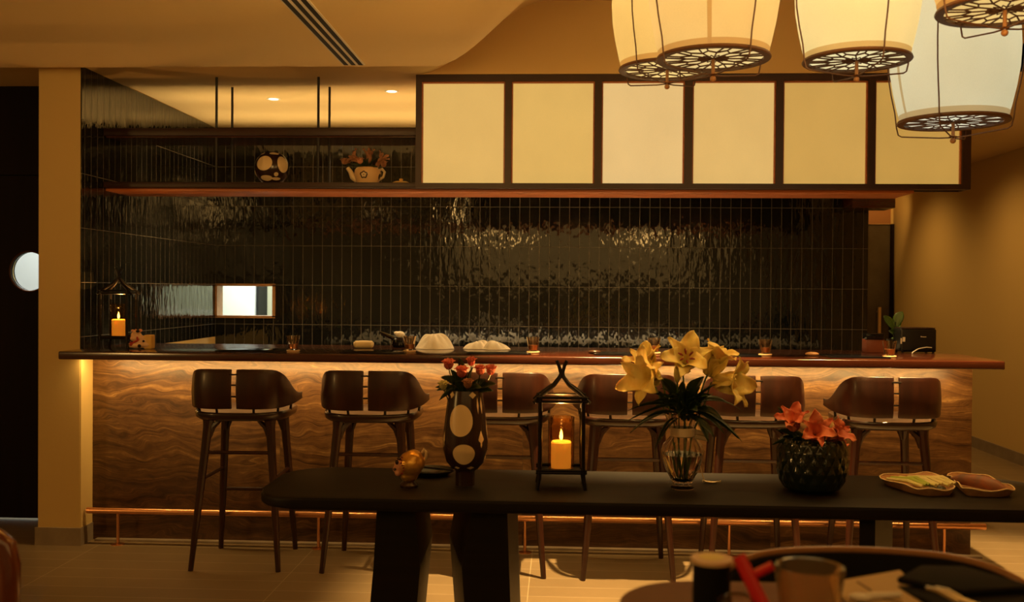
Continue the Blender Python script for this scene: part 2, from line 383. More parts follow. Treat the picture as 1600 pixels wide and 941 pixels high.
# back tiled wall with the serving hatch opening, other side plastered
hx0, hx1, hz0, hz1 = -2.633, -2.18, 1.205, 1.455
wb = MB().box(-2.633, 2.277, 7.5, 7.53, 0, hz0).box(-2.633, 2.277, 7.5, 7.53, hz1, 2.652).box(hx1, 2.277, 7.5, 7.53, hz0, hz1)
structure(wb.build('wall_back', M['tileb'], smooth=False))
wb = MB().box(-2.874, 2.272, 7.531, 7.62, 0, hz0).box(-2.874, 2.272, 7.531, 7.62, hz1, 2.652).box(hx1, 2.272, 7.531, 7.62, hz0, hz1).box(-2.874, hx0, 7.531, 7.62, hz0, hz1)
structure(wb.build('wall_back_rear', M['paint'], smooth=False))
# left wall: plastered column face in front, tiled on the kitchen side
wl = MB().box(-2.874, -2.640, 5.362, 7.53, 0, 2.66)
structure(wl.build('wall_left', M['paint'], smooth=False))
structure(MB().box(-2.640, -2.633, 5.364, 7.5, 1.055, 2.645).build('wall_left_tiled', M['tilel'], smooth=False))
structure(MB().box(-2.640, -2.6335, 5.364, 7.5, 0, 1.055).build('wall_left_lower', M['paint'], smooth=False))
structure(MB().box(-2.886, -2.628, 5.35, 5.362, 0, .098).box(-2.640, -2.628, 5.362, 5.5, 0, .098).build('baseboard_column', M['skirt'], smooth=False))
# serving hatch frame
fr = MB()
fr.box(hx0+.001, hx1+.012, 7.488, 7.62, hz1-.012, hz1+.006).box(hx0+.001, hx1+.012, 7.488, 7.62, hz0-.006, hz0+.012)
fr.box(hx0+.001, hx0+.016, 7.488, 7.62, hz0, hz1).box(hx1-.010, hx1+.012, 7.488, 7.62, hz0, hz1)
structure(fr.build('window_1', mat('hatch_frame_wood', (.30, .15, .06), .4, var=((20, 20, 20), (.42, .22, .09))), smooth=False))
# pantry behind the hatch
structure(MB().box(-3.8, -1.2, 9.6, 9.7, 0, 2.6).box(-3.9, -3.8, 7.62, 9.7, 0, 2.6).box(-1.2, -1.1, 7.62, 9.7, 0, 2.6).box(-3.9, -1.1, 7.62, 9.7, 2.6, 2.65).build('wall_pantry', M['pantry'], smooth=False))
p = thing('fridge', 'tall white panelled cabinet seen through the serving hatch', 'cabinet', (-3.10, 9.3, 0))
MB().box(-.22, .22, 0, .28, 0, 2.0, .03, 4).build('body', M['pantryw'], p)
MB().box(.235, .25, -.01, .28, 0, 2.0).build('side_seal', M['slot'], p, smooth=False)
p = thing('pantry_bench', 'white bench with a pale rail behind the serving hatch', 'bench', (-2.25, 8.6, 0))
MB().box(-.9, .9, -.2, .35, 1.12, 1.16, .01).build('bench_top', M['white'], p)
for q in (-.8, .8): MB().box(q-.02, q+.02, -.15, .3, 0, 1.12).build('leg', M['steel'], p, smooth=False)
MB().box(.02, .9, .60, .62, 1.20, 1.22).box(.02, .04, .60, .62, 1.16, 1.75).build('rail', M['white'], p, smooth=False)
# end door (dark glass) with perforated header
d = structure(MB().box(2.9, 3.80, 11.70, 11.74, .02, 2.21).build('door_2', mat('dark_door_glass', (.05, .035, .018), .15, var=((2, 2, 2), (.08, .06, .035))), smooth=False))
MB().box(3.66, 3.69, 11.64, 11.67, .75, 1.26).box(3.66, 3.69, 11.66, 11.70, .8, .82).box(3.66, 3.69, 11.66, 11.70, 1.2, 1.22).build('door_handle', mat('brass', (.7, .45, .2), .4, metal=.5), d, smooth=False)
structure(MB().box(3.80, 3.835, 11.66, 11.75, 0, 2.22).build('trim_4', M['doorw'], smooth=False))
tr = thing('transom_panel', 'pale wood grille panel with a row of holes above the far glass door', 'vent', (3.35, 11.70, 2.215))
hb = MB().box(-.45, .45, -.03, .04, 0, .21, .004); nf = len(hb.b.faces)
for i in range(16):
    hb.tube([(-.42+.056*i, -.0315, .06), (-.42+.056*i, -.028, .06)], .010, 8); hb.tube([(-.42+.056*i, -.0315, .10), (-.42+.056*i, -.028, .10)], .007, 8)
hb = hb.build('panel', mat('pale_grille_wood', (.85, .55, .22), .5), tr); hb.data.materials.append(M['rim'])
for q in hb.data.polygons[nf:]: q.material_index = 1
# bulky dark lintel at the corridor opening
structure(MB().box(2.085, 2.39, 7.25, 7.495, 2.035, 2.65, .004).build('trim_5', M['counter']))
# left door wall with porthole
px_, pz_, pr_ = -3.215, 1.52, .118
def slab_with_hole(x0, x1, y0, y1, z0, z1, cx, cz, r, n=40):
    b = MB(); rings = []
    for y in (y0, y1):
        inner = [b.b.verts.new((cx+r*math.cos(2*PI*k/n), y, cz+r*math.sin(2*PI*k/n))) for k in range(n)]
        outer = []
        for k in range(n):
            a = 2*PI*k/n; dx, dz = math.cos(a), math.sin(a)
            tx = ((x1-cx)/dx if dx > 0 else (x0-cx)/dx) if abs(dx) > 1e-6 else 1e9
            tz = ((z1-cz)/dz if dz > 0 else (z0-cz)/dz) if abs(dz) > 1e-6 else 1e9
            t = min(tx, tz); outer.append(b.b.verts.new((cx+dx*t, y, cz+dz*t)))
        rings.append((inner, outer))
    (i0, o0), (i1, o1) = rings
    for k in range(n):
        j = (k+1) % n
        b.b.faces.new((i0[k], o0[k], o0[j], i0[j])); b.b.faces.new((i1[k], i1[j], o1[j], o1[k]))
        b.b.faces.new((i0[k], i0[j], i1[j], i1[k])); b.b.faces.new((o0[k], o1[k], o1[j], o0[j]))
    return b
dr = structure(slab_with_hole(-3.70, -2.876, 5.90, 5.94, .018, 2.10, px_, pz_, pr_).build('door_1', M['doorw'], smooth=False))
MB().tube([(px_+(pr_+.004)*math.cos(2*PI*k/48), 5.895, pz_+(pr_+.004)*math.sin(2*PI*k/48)) for k in range(48)], .006, 8, closed=True).build('porthole_ring', M['bronze'], dr)
MB().lathe([(0, -.003), (pr_-.001, -.003), (pr_-.001, .003), (0, .003)], n=40).build('porthole_glass', M['glass'], dr, loc=(px_, 5.92, pz_)).rotation_euler = (PI/2, 0, 0)
structure(MB().box(-3.72, -2.876, 5.942, 5.955, 2.06, 2.15).box(-3.70, -2.876, 5.90, 5.94, 2.105, 2.642).box(-6.2, -3.705, 5.90, 5.94, 0, 2.642).build('wall_door', M['doorw'], smooth=False))
structure(MB().box(-6.2, -2.874, 7.53, 7.6, 0, 2.65).box(-6.2, -2.874, 5.98, 7.6, 2.65, 2.7).box(-6.3, -6.2, 5.94, 7.6, 0, 2.65).build('wall_lobby', M['pantryw'], smooth=False))
structure(MB().box(-3.86, -3.84, 7.515, 7.53, 0, 2.6).box(-3.70, -3.69, 7.52, 7.53, 1.53, 2.6).box(-3.84, -2.9, 7.52, 7.53, 1.52, 1.53).box(-3.84, -2.9, 7.52, 7.53, 1.495, 1.50).build('trim_6', M['pantry'], smooth=False))

# ================================================================== BAR
bar = thing('bar_counter', 'long bar counter clad in banded brown travertine with a dark wood top', 'bar counter', (0, 0, 0))
MB().box(-2.633, 2.234, 5.50, 5.58, 0, 1.046, .002).build('stone_front', M['stone'], bar)
MB().box(2.16, 2.234, 5.58, 5.90, 0, 1.046, .002).build('stone_side', M['stone'], bar)
MB().box(-2.62, 2.225, 5.085, 5.93, 1.048, 1.09, .006, 3).build('countertop', M['counter'], bar)
MB().box(-2.60, 2.28, 5.455, 5.498, 0, .012).build('plinth', M['skirt'], bar, smooth=False)
MB().box(-2.58, 2.19, 5.31, 5.35, 1.036, 1.0475).build('light_profile', M['bronze'], bar, smooth=False)
rl = thing('foot_rail', 'polished copper foot rail on short posts along the stone bar front', 'foot rail', (0, 5.40, 0))
MB().tube([(-2.615, 0, .187), (2.27, 0, .187)], .017, 16).build('tube', M['copper'], rl)
for x in (-2.44, -1.315, -.18, .92, 2.055):
    po = MB().tube([(x, 0, .01), (x, 0, .175)], .0085, 12).build('post', M['copper'], rl)
    MB().lathe([(0, 0), (.036, 0), (.036, .004), (.012, .008), (0, .008)], (x, 0, 0), 24).build('base_plate', M['copper'], po)
# kitchen bench inside the bar
kb = thing('kitchen_bench', 'low steel bench on the kitchen side behind the bar', 'bench', (0, 0, 0))
MB().box(-1.9, 2.1, 6.02, 6.95, .97, 1.0, .004).build('bench_top', mat('satin_steel', (.80, .74, .62), .45), kb)
for x in (-1.8, 0, 2.0): MB().box(x-.02, x+.02, 6.2, 6.6, 0, .97).build('leg', M['steel'], kb, smooth=False)

# ------------------------------------------------------------------ hanging shelf and paper light box
sh = thing('hanging_shelf', 'dark wood two-tier shelf hung from the ceiling on black rods', 'shelf', (0, 0, 0))
MB().box(-2.632, -.822, 5.62, 5.97, 2.300, 2.343, .002).build('board', M['box'], sh)
MB().box(-2.632, -.822, 5.62, 5.97, 2.003, 2.034, .002).build('board', M['box'], sh)
MB().box(-2.625, -.83, 5.64, 5.96, 2.292, 2.2995).build('underside_lining', M['counter'], sh, smooth=False)
for x in (-1.985, -1.392):
    for y in (5.66, 5.935):
        MB().tube([(x, y, 2.343), (x, y, 2.641 if y < 5.8 else 2.640)], .0075, 8).build('rod', M['rodm'], sh)
        MB().tube([(x, y, 2.034), (x, y, 2.2915)], .0075, 8).build('rod', M['rodm'], sh)
so = tag(MB().box(-2.632, 1.965, 5.655, 5.985, 1.985, 2.0005, .001).build('soffit_board', M['orange_wood']), 'reddish wood board lining the underside of shelf and paper light box', 'board')
bx = thing('paper_light_box', 'long hanging light box of six glowing paper panels in dark wood frame', 'light box', (0, 0, 0))
fx = [(-.822, -.790), (-.317, -.281), (.186, .225), (.687, .730), (1.191, 1.230), (1.695, 1.733), (2.206, 2.252)]
for i, (a, c) in enumerate(fx):
    MB().box(a, c, 5.60, 5.655, 2.030, 2.603).build('stile', M['box'], bx, smooth=False)
MB().box(-.822, 2.252, 5.60, 5.655, 2.603, 2.640).build('rail', M['box'], bx, smooth=False)
MB().box(-.822, 2.252, 5.60, 5.655, 2.001, 2.030).build('rail', M['box'], bx, smooth=False)
MB().box(-.822, -.81, 5.655, 5.755, 2.001, 2.640).box(2.24, 2.252, 5.655, 5.755, 2.001, 2.640).box(-.81, 2.24, 5.74, 5.755, 2.001, 2.640).build('casing', M['box'], bx, smooth=False)
shades = [(.90, .58, .17, 1.0), (.88, .57, .155, 1.0), (.96, .68, .28, 1.0), (.90, .60, .20, 1.0), (.74, .45, .11, 1.0), (.66, .39, .085, 1.0)]
for i in range(6):
    m = glow_fabric('paper_lit', shades[i], .64, 400, .10)
    MB().box(fx[i][1]+.001, fx[i+1][0]-.001, 5.632, 5.636, 2.031, 2.602).build('paper_panel', m, bx, smooth=False)
    MB().box(fx[i][1]+.0005, fx[i][1]+.008, 5.615, 5.631, 2.031, 2.602).box(fx[i+1][0]-.008, fx[i+1][0]-.0005, 5.615, 5.631, 2.031, 2.602).box(fx[i][1]+.008, fx[i+1][0]-.008, 5.615, 5.631, 2.594, 2.6025).build('inner_bead', M['orange_wood'], bx, smooth=False)
# downlights of the kitchen ceiling
for x, y, l in ((-1.86, 6.37, 'recessed round downlight left in the kitchen ceiling, between the rods'), (-1.05, 6.13, 'recessed round downlight right in the kitchen ceiling, nearest the paper light box')):
    t = thing('downlight', l, 'ceiling light', (x, y, 2.652), 0, 'kitchen downlights')
    MB().lathe([(.030, -.001), (.042, -.003), (.044, 0), (.030, 0)], n=28).build('trim_ring', M['white'], t)
    MB().lathe([(0, -.0015), (.030, -.0015), (.030, -.0005), (0, -.0005)], n=28).build('lens', M['lens'], t)
# slot air vent
vt = thing('slot_vent', 'long narrow ceiling air vent with three dark slots', 'air vent', (0, 0, 0))
vz = 2.585
MB().box(-1.128, -1.012, 2.2, 5.10, vz-.0035, vz+.004).build('frame', M['white'], vt, smooth=False)
for i in range(3): MB().box(-1.120+.038*i, -1.098+.038*i, 2.2, 5.095, vz-.005, vz-.0034).build('slot', M['slot'], vt, smooth=False)

# ================================================================== LANTERNS
def lantern(label, x, y, z, rz, col, strength, R=.2, seam=1.3):
    t = thing('pendant_lantern', label, 'lamp', (x, y, z), rz, 'fabric barrel lanterns hung over the table')
    k = R/.2
    prof = [(.190, .012), (.203, .06), (.218, .13), (.229, .20), (.233, .28), (.229, .36), (.218, .44), (.200, .52), (.185, .56)]
    MB().lathe([(r*k, q*k) for r, q in prof], n=48).build('fabric_shade', glow_fabric('lantern_cloth', col, strength*.95, through=True), t)
    MB().lathe([(r*k, q*k) for r, q in ((.176, .0), (.200, .0), (.203, .004), (.200, .012), (.176, .012), (.176, 0))], n=48).build('bottom_ring', M['lattice'], t)
    MB().lathe([(r*k, q*k) for r, q in ((.150, .555), (.188, .555), (.190, .562), (.150, .568), (.150, .555))], n=48).build('top_ring', M['lattice'], t)
    MB().lathe([(0, .010*k), (.178*k, .010*k), (.178*k, .013*k), (0, .013*k)], n=40).build('diffuser', glow_fabric('lantern_paper', tuple(min(1, c*1.15) for c in col[:3]), strength), t)
    la = MB()
    def bar(a0, r0, a1, r1, w=.0028):
        la.tube([(r0*k*math.cos(a0), r0*k*math.sin(a0), .005*k), (r1*k*math.cos(a1), r1*k*math.sin(a1), .005*k)], w, 6)
    for i in range(12):
        a = 2*PI*i/12; h = PI/12
        bar(a, .010, a, .095)
        bar(a, .095, a+h, .125); bar(a, .095, a-h, .125); bar(a+h, .125, a+h, .178)
        bar(a, .095, a+h*.4, .178); bar(a+h, .055, a, .03, .002); bar(a+h, .055, a+2*h, .03, .002)
    la.build('lattice', M['lattice'], t)
    for i in range(4):
        a = PI/2*i+.5
        pts = [(.19, .575), (.214, .52), (.231, .44), (.243, .36), (.247, .28), (.243, .20), (.232, .13), (.217, .06), (.210, .0), (.203, -.028), (.190, -.036), (.05, -.052), (.006, -.054)]
        MB().tube([(r*k*math.cos(a), r*k*math.sin(a), q*k) for r, q in pts], .0028, 8).build('wire_rib', M['lattice'], t)
    MB().tube([(0, 0, .008*k), (0, 0, -.05*k)], .0065, 10).ball((0, 0, -.066*k), .011*k).lathe([(0, -.054*k), (.016*k, -.05*k), (0, -.046*k)], n=16).build('finial', mat('finial_wood', (.34, .15, .05), .5), t)
    pr = lambda z: rad(prof, z)+.0012
    hm = glow_fabric('lantern_hem', (col[0]*.80, col[1]*.62, col[2]*.45), strength*.85, through=True)
    MB().grid(lambda u, v: Vector((pr(.013+.55*v*.98)*k*math.cos(seam+.07*(u-.5)), pr(.013+.55*v*.98)*k*math.sin(seam+.07*(u-.5)), (.013+.55*v*.98)*k)), 2, 24).build('seam', hm, t)
    MB().lathe([(pr(.0125)*k, .0125*k), (pr(.034)*k, .034*k)], n=48).build('hem', hm, t)
    MB().tube([(0, 0, .56*k), (0, 0, max(.6, 3.04-z))], .004, 8).build('cable', M['rodm'], t)
    MB().tube([(-.17*k, 0, .562*k), (.17*k, 0, .562*k)], .004, 8).build('top_bar', M['lattice'], t)
    l = light('lantern_bulb', 'POINT', (0, 0, .36*k), 1.4, (1, .82, .52), shadow_soft_size=.04); l.parent = t
    l = light('lantern_bulb', 'SPOT', (0, 0, -.075*k), 9, WARM, (0, 0, -1), spot_size=2.6, spot_blend=.8, shadow_soft_size=.12)
    l.parent = t
    return t
lantern('cream lantern, left of the overlapping pair, set behind the nearer one', .440, 4.20, 2.350, .35, (.84, .62, .22, 1), .86)
lantern('yellow-cream lantern in front of its overlapping twin above the fourth paper panel', .540, 3.60, 2.256, 1.55, (.80, .60, .24, 1), .84, .2, 2.95)
lantern('pale cream lantern hanging in front of the fifth paper panel', 1.06, 3.65, 2.259, 1.25, (.82, .72, .37, 1), .88, .188)
lantern('lowest and whitest lantern, hanging in front of the box right end', 1.557, 4.05, 2.105, 2.05, (.66, .66, .48, 1), .90, .208)
lantern('highest lantern, only its wooden lattice bottom showing at top right corner', 1.372, 3.17, 2.305, 2.9, (.78, .54, .18, 1), .85)

# ================================================================== STOOLS
def make_stool():
    t = thing('bar_stool', '', 'stool', (0, 0, 0), 0, 'walnut bar stools along the counter')
    feet = {(-1, -1): (-.222, -.22), (1, -1): (.222, -.22), (-1, 1): (-.205, .22), (1, 1): (.205, .22)}
    tops = {k: (k[0]*.158, k[1]*.145) for k in feet}
    P = lambda k, z: Vector((lerp(feet[k][0], tops[k][0], z/.75), lerp(feet[k][1], tops[k][1], z/.75), z))
    for k in feet:
        MB().tube([P(k, 0), P(k, .3), P(k, .6), P(k, .72), P(k, .765)], [.0130, .0185, .0215, .024, .032], 10).build('leg', M['stoolw'], t)
    for a, c, z, r in (((-1, -1), (1, -1), .59, .0095), ((-1, 1), (1, 1), .335, .010), ((-1, -1), (-1, 1), .455, .0095), ((1, -1), (1, 1), .455, .0095)):
        MB().tube([P(a, z), P(c, z)], r, 8).build('stretcher', M['stoolw'], t)
    # gussets under the seat
    for k in feet:
        p = P(k, .755); g = MB()
        for d in (Vector((-k[0], 0, 0)), Vector((0, -k[1], 0))):
            g.tube([p+Vector((0, 0, -.09))+d*.008, p+Vector((0, 0, -.035))+d*.022, p+d*.065+Vector((0, 0, .003))], [.010, .017, .010], 6)
        g.build('gusset', M['stoolw'], t)
    def sup(a, rx, ry, n=3.2):
        c, s_ = math.cos(a), math.sin(a)
        return rx*math.copysign(abs(c)**(2/n), c), ry*math.copysign(abs(s_)**(2/n), s_)
    def rng(rx, ry, z, flare=0):
        r = []
        for i in range(48):
            x, y = sup(2*PI*i/48, rx, ry); r.append((x, y, z+flare*(abs(x)/.24)**2))
        return r
    b = MB(); lv = [rng(.18, .17, .752), rng(.222, .205, .756), rng(.241, .225, .770), rng(.247, .231, .790, .004), rng(.242, .226, .800, .005), rng(.232, .216, .797, .005), rng(.18, .17, .783), rng(.08, .08, .778)]
    rings = [[b.b.verts.new(p) for p in r] for r in lv]
    for r0, r1 in zip(rings, rings[1:]):
        for i in range(48): b.b.faces.new((r0[i], r0[(i+1) % 48], r1[(i+1) % 48], r1[i]))
    b.b.faces.new(rings[0][::-1]); b.b.faces.new(rings[-1]); b.build('seat', M['seat'], t, auto=80)
    # curved back in two halves
    path = [(.012, -.236), (.06, -.238), (.12, -.237), (.165, -.228), (.200, -.205), (.224, -.17), (.240, -.13), (.253, -.085), (.264, -.045), (.272, -.01), (.279, .03)]
    topz = [1.020, 1.021, 1.021, 1.020, 1.014, .995, .965, .925, .896, .886, .885]
    botz = [.822, .821, .821, .822, .823, .825, .828, .832, .838, .845, .852]
    def spl(L, u):
        f = u*(len(L)-1); i = min(int(f), len(L)-2); w = f-i
        g = lambda i: L[max(0, min(len(L)-1, i))]
        if isinstance(L[0], tuple): return tuple(spl([q[c] for q in L], u) for c in (0, 1))
        p0, p1, p2, p3 = g(i-1), g(i), g(i+1), g(i+2)
        return .5*((2*p1)+(-p0+p2)*w+(2*p0-5*p1+4*p2-p3)*w*w+(-p0+3*p1-3*p2+p3)*w**3)
    for s_ in (-1, 1):
        b = MB()
        def f(u, v):
            x, y = spl(path, u); zt, zb = spl(topz, u), spl(botz, u)
            e = .018*(1-min(1, u/.03))   # rounded inner corner
            c = min(v, 1-v); e2 = 0
            return Vector((s_*x, y-.012*math.sin(PI*v), lerp(zb, zt, v)))
        b.grid(f, 44, 8); o = b.build('backrest', M['stoolw'], t, solid=.014, auto=60)
        bv = o.modifiers.new('b', 'BEVEL'); bv.width = .004; bv.segments = 2; bv.limit_method = 'ANGLE'
    for z in (.995, .942, .884): MB().tube([(-.022, -.246, z), (.022, -.246, z)], .0042, 8).build('link_bar', M['blackm'], t)
    for s_ in (-1, 1):
        for x, y in ((.095, -.226), (.205, -.165), (.245, -.06)):
            MB().tube([(s_*x*.97, y+.012, .792), (s_*x, y, .84)], .0065, 8).build('back_support', M['blackm'], t)
    return t
st = make_stool()
info = [(-1.635, 5.15, .03, 'walnut bar stool at the bar left end, farthest left'),
        (-.962, 5.15, 0, 'walnut bar stool second from the left, behind the gold figurine'),
        (-.292, 5.14, 0, 'walnut bar stool behind the patterned vase and candle lantern, its left half hidden'),
        (.345, 5.12, .0, 'walnut bar stool between candle lantern and yellow lilies'),
        (.965, 5.13, 0, 'walnut bar stool right of yellow lilies, partly behind them'),
        (1.632, 5.13, -.03, 'walnut bar stool farthest right, above the two leaf dishes')]
for i, (x, y, r, l) in enumerate(info):
    o = st if i == 0 else copy_tree(st)
    o.location = (x, y, 0); o.rotation_euler = (0, 0, r); o['label'] = l

# ================================================================== BLACK TABLE
tb = thing('dining_table', 'long black wooden table with rounded corners and splayed slab legs', 'table', (0, 0, 0))
def rrect(x0, x1, y0, y1, r, n=8):
    P = []
    for cx, cy, a in ((x1-r, y1-r, 0), (x0+r, y1-r, 90), (x0+r, y0+r, 180), (x1-r, y0+r, 270)):
        for i in range(n+1): q = math.radians(a+90*i/n); P.append((cx+r*math.cos(q), cy+r*math.sin(q)))
    return P
TZ = .74
MB().prism(rrect(-1.02, 1.72, 3.235, 3.80, .15), TZ-.040, TZ, .012).build('tabletop', M['black'], tb, auto=50)
def slab(plan_top, plan_mid, plan_bot):
    b = MB(); L = [(plan_bot, 0), (plan_mid, .50), (plan_top, TZ-.041)]
    R_ = [[b.b.verts.new((x, y, z)) for x, y in p] for p, z in L]
    n = len(plan_top)
    for a, c in zip(R_, R_[1:]):
        for i in range(n): b.b.faces.new((a[i], a[(i+1) % n], c[(i+1) % n], c[i]))
    b.b.faces.new(R_[0][::-1]); b.b.faces.new(R_[-1]); return b.build('leg', M['black'], tb, smooth=False)
slab([(-.607, 3.30), (-.480, 3.30), (-.500, 3.74), (-.60, 3.74)], [(-.617, 3.30), (-.460, 3.30), (-.475, 3.74), (-.61, 3.74)], [(-.66, 3.30), (-.50, 3.30), (-.52, 3.74), (-.65, 3.74)])
slab([(-.285, 3.30), (-.170, 3.30), (-.155, 3.74), (-.375, 3.74)], [(-.320, 3.30), (-.162, 3.30), (-.15, 3.74), (-.41, 3.74)], [(-.28, 3.30), (-.14, 3.30), (-.13, 3.74), (-.37, 3.74)])
slab([(.990, 3.32), (1.035, 3.30), (1.19, 3.60), (1.13, 3.68)], [(.990, 3.32), (1.035, 3.30), (1.19, 3.60), (1.13, 3.68)], [(.97, 3.30), (1.04, 3.28), (1.20, 3.60), (1.12, 3.70)])

# ------------------------------------------------------------------ flowers helpers
def petal_grid(b, mt, L, Wd, open_, curl, wav=.0, n=12, m=6, ph=0):
    """petal from the origin along +Z tilting outward (+X)"""
    def f(u, v):
        a = open_*sm(u*1.3)+curl*max(0, u-.55)**1.4
        # integrate the path
        x = z = 0; N = 10
        for i in range(N):
            uu = u*(i+.5)/N; aa = open_*sm(uu*1.3)+curl*max(0, uu-.55)**1.4
            x += math.sin(aa)*L*u/N; z += math.cos(aa)*L*u/N
        w = Wd*(math.sin(PI*min(1, u*.86+.10))**.8)*(1-.25*u)
        if u > .93: w *= (1-u)/.07*.8+.15
        s_ = v*2-1
        y = s_*w*.5
        cup = (s_*s_)*w*.28
        x2 = x-cup*math.cos(a)*-1*-.6; z2 = z+cup*math.sin(a)*.6
        off = wav*abs(s_)*math.sin(u*15+s_*2+ph)
        return mt @ Vector((x2+off*math.cos(a), y, z2-off*math.sin(a)))
    b.grid(f, n, m)
def orient(loc, d, roll=0):
    return Matrix.Translation(Vector(loc)) @ Vector(d).to_track_quat('Z', 'Y').to_matrix().to_4x4() @ Matrix.Rotation(roll, 4, 'Z')
def leaf_mesh(b, p0, p1, droop, w, n=10, fold=.25, tw=0):
    p0, p1 = Vector(p0), Vector(p1); d = p1-p0
    side = d.cross(Vector((0, 0, 1)))
    side = side.normalized() if side.length > 1e-4 else Vector((1, 0, 0))
    side = (Matrix.Rotation(tw, 3, d.normalized()) @ side)
    upv = side.cross(d).normalized()
    def f(u, v):
        s_ = v*2-1; ww = w*math.sin(PI*min(1, u*.93+.05))**.9
        return p0+d*u+Vector((0, 0, 4*droop*u*(1-u)-0*u))+side*(s_*ww*.5)+upv*(abs(s_)*ww*fold)
    b.grid(f, n, 4)
def lily(label, base, head, d, L=.085, op=1.05, cu=1.2, roll=0, group='yellow lilies in the glass vase', m=None, anth=True, W_=.048, stemr=.003, name='lily', leaves=()):
    t = thing(name, label, 'flower', base, 0, group)
    h = Vector(head)-Vector(base); d = Vector(d).normalized()
    b = MB()
    for i in range(6):
        mt = orient(h, d, roll+i*PI/3+(0 if i % 2 else .05)) @ Matrix.Translation((.004, 0, 0))
        petal_grid(b, mt, L*(1 if i % 2 else .94), W_*(1 if i % 2 else .72), op*(1+.12*math.sin(i*2.1+roll)), cu*(1+.35*math.sin(i*1.3+roll*3)), .0065, n=16, m=8, ph=i*1.7)
    b.build('petals', m or M['lily'], t, solid=.0008, auto=80)
    if anth:
        s1 = MB(); s2 = MB()
        for i in range(6):
            a = roll+i*PI/3+.3; mt = orient(h, d, a)
            s1.tube([mt @ Vector((.002, 0, .01)), mt @ Vector((.008, 0, L*.35)), mt @ Vector((.020, 0, L*.52))], .0011, 5)
            s2.tube([mt @ Vector((.012, 0, L*.50)), mt @ Vector((.021, .002, L*.54)), mt @ Vector((.030, .004, L*.55))], [.002, .0042, .002], 6)
        s1.build('filaments', M['celery'], t); s2.build('anthers', M['anther'], t)
    p3 = h-d*.012
    MB().tube([(0, 0, 0), Vector((h.x*.25, h.y*.25, h.z*.45)), Vector((h.x*.7, h.y*.7, h.z*.8)), p3, h+d*.004], [stemr, stemr, stemr*.9, stemr, stemr*1.6], 7).build('stem', M['leaf2'] if name == 'lily' else M['leaf'], t)
    if leaves:
        b = MB()
        for (q0, q1, dr, w, tw) in leaves: leaf_mesh(b, Vector(q0)-Vector(base), Vector(q1)-Vector(base), dr, w, tw=tw)
        b.build('leaves', M['leaf'], t, solid=.0006)
    return t

# ------------------------------------------------------------------ glass vase with yellow lilies
VX, VY = .432, 3.50
v = thing('glass_vase', 'ribbed clear glass vase tied with cream ribbon, holding yellow lilies', 'vase', (VX, VY, TZ))
outer = [(0, .0), (.038, .0), (.040, .004), (.030, .014), (.038, .03), (.056, .065), (.070, .105), (.074, .13), (.066, .155), (.045, .178), (.037, .192), (.036, .202), (.044, .225), (.060, .258), (.066, .268)]
inner = [(r-.003 if r > .01 else 0, z+(.003 if i > 6 else .010)) for i, (r, z) in enumerate(outer)][::-1]
inner = [(.063, .267), (.057, .256), (.041, .225), (.033, .202), (.034, .192), (.042, .178), (.063, .155), (.071, .13), (.067, .105), (.053, .065), (.035, .034), (0, .024)]
MB().lathe(outer+inner, n=96, ribs=12, amp=.035).build('vase_body', M['glass'], v, auto=70)
rb = MB().lathe([(.0400, .182), (.0425, .185), (.0425, .210), (.0400, .213), (.0385, .197), (.0400, .182)], n=40)
rb.grid(lambda a, w: Vector((.040+.048*math.sin(PI*a), -.01+.006*w*0, .200+(-.020+.010*math.cos(2*PI*a))*a*1.2-.018*(w-.5)*1.0-.006*a)), 14, 3)
rb.grid(lambda a, w: Vector((.036+.040*a+.004*math.sin(6*a), -.014, .192-.160*a+.012*(w-.5))), 14, 2)
rb.build('ribbon', M['ribbon'], v, solid=.0008)
MB().lathe([(0, .0245), (.034, .036), (.052, .065), (.066, .105), (.069, .12), (0, .12)], n=48).build('water', mat('water', (.80, .76, .55), .02, trans=1, ior=1.33), v)
bs = (VX, VY, TZ+.03)
LL = [
 ('wide open yellow lily facing the front in the middle with dark red anthers', (VX, VY, TZ+.415), (.02, -.80, .60), .160, 1.05, .9, .2, True),
 ('large yellow lily on the bouquet left side, petals spread outward', (VX-.085, VY-.02, TZ+.385), (-.60, -.70, .12), .175, .98, 1.1, .5, False),
 ('yellow lily behind the left bloom, petals pointing up', (VX-.105, VY+.04, TZ+.38), (-.35, -.3, .8), .140, .75, .8, .9, False),
 ('half open yellow lily right of the central bloom, tilted up to the right', (VX+.085, VY+.01, TZ+.395), (.38, -.15, .75), .140, .72, 1.2, .1, True),
 ('yellow lily on the bouquet right side, petals curling down', (VX+.105, VY-.01, TZ+.372), (.75, -.55, .05), .160, .95, 1.2, .8, False),
]
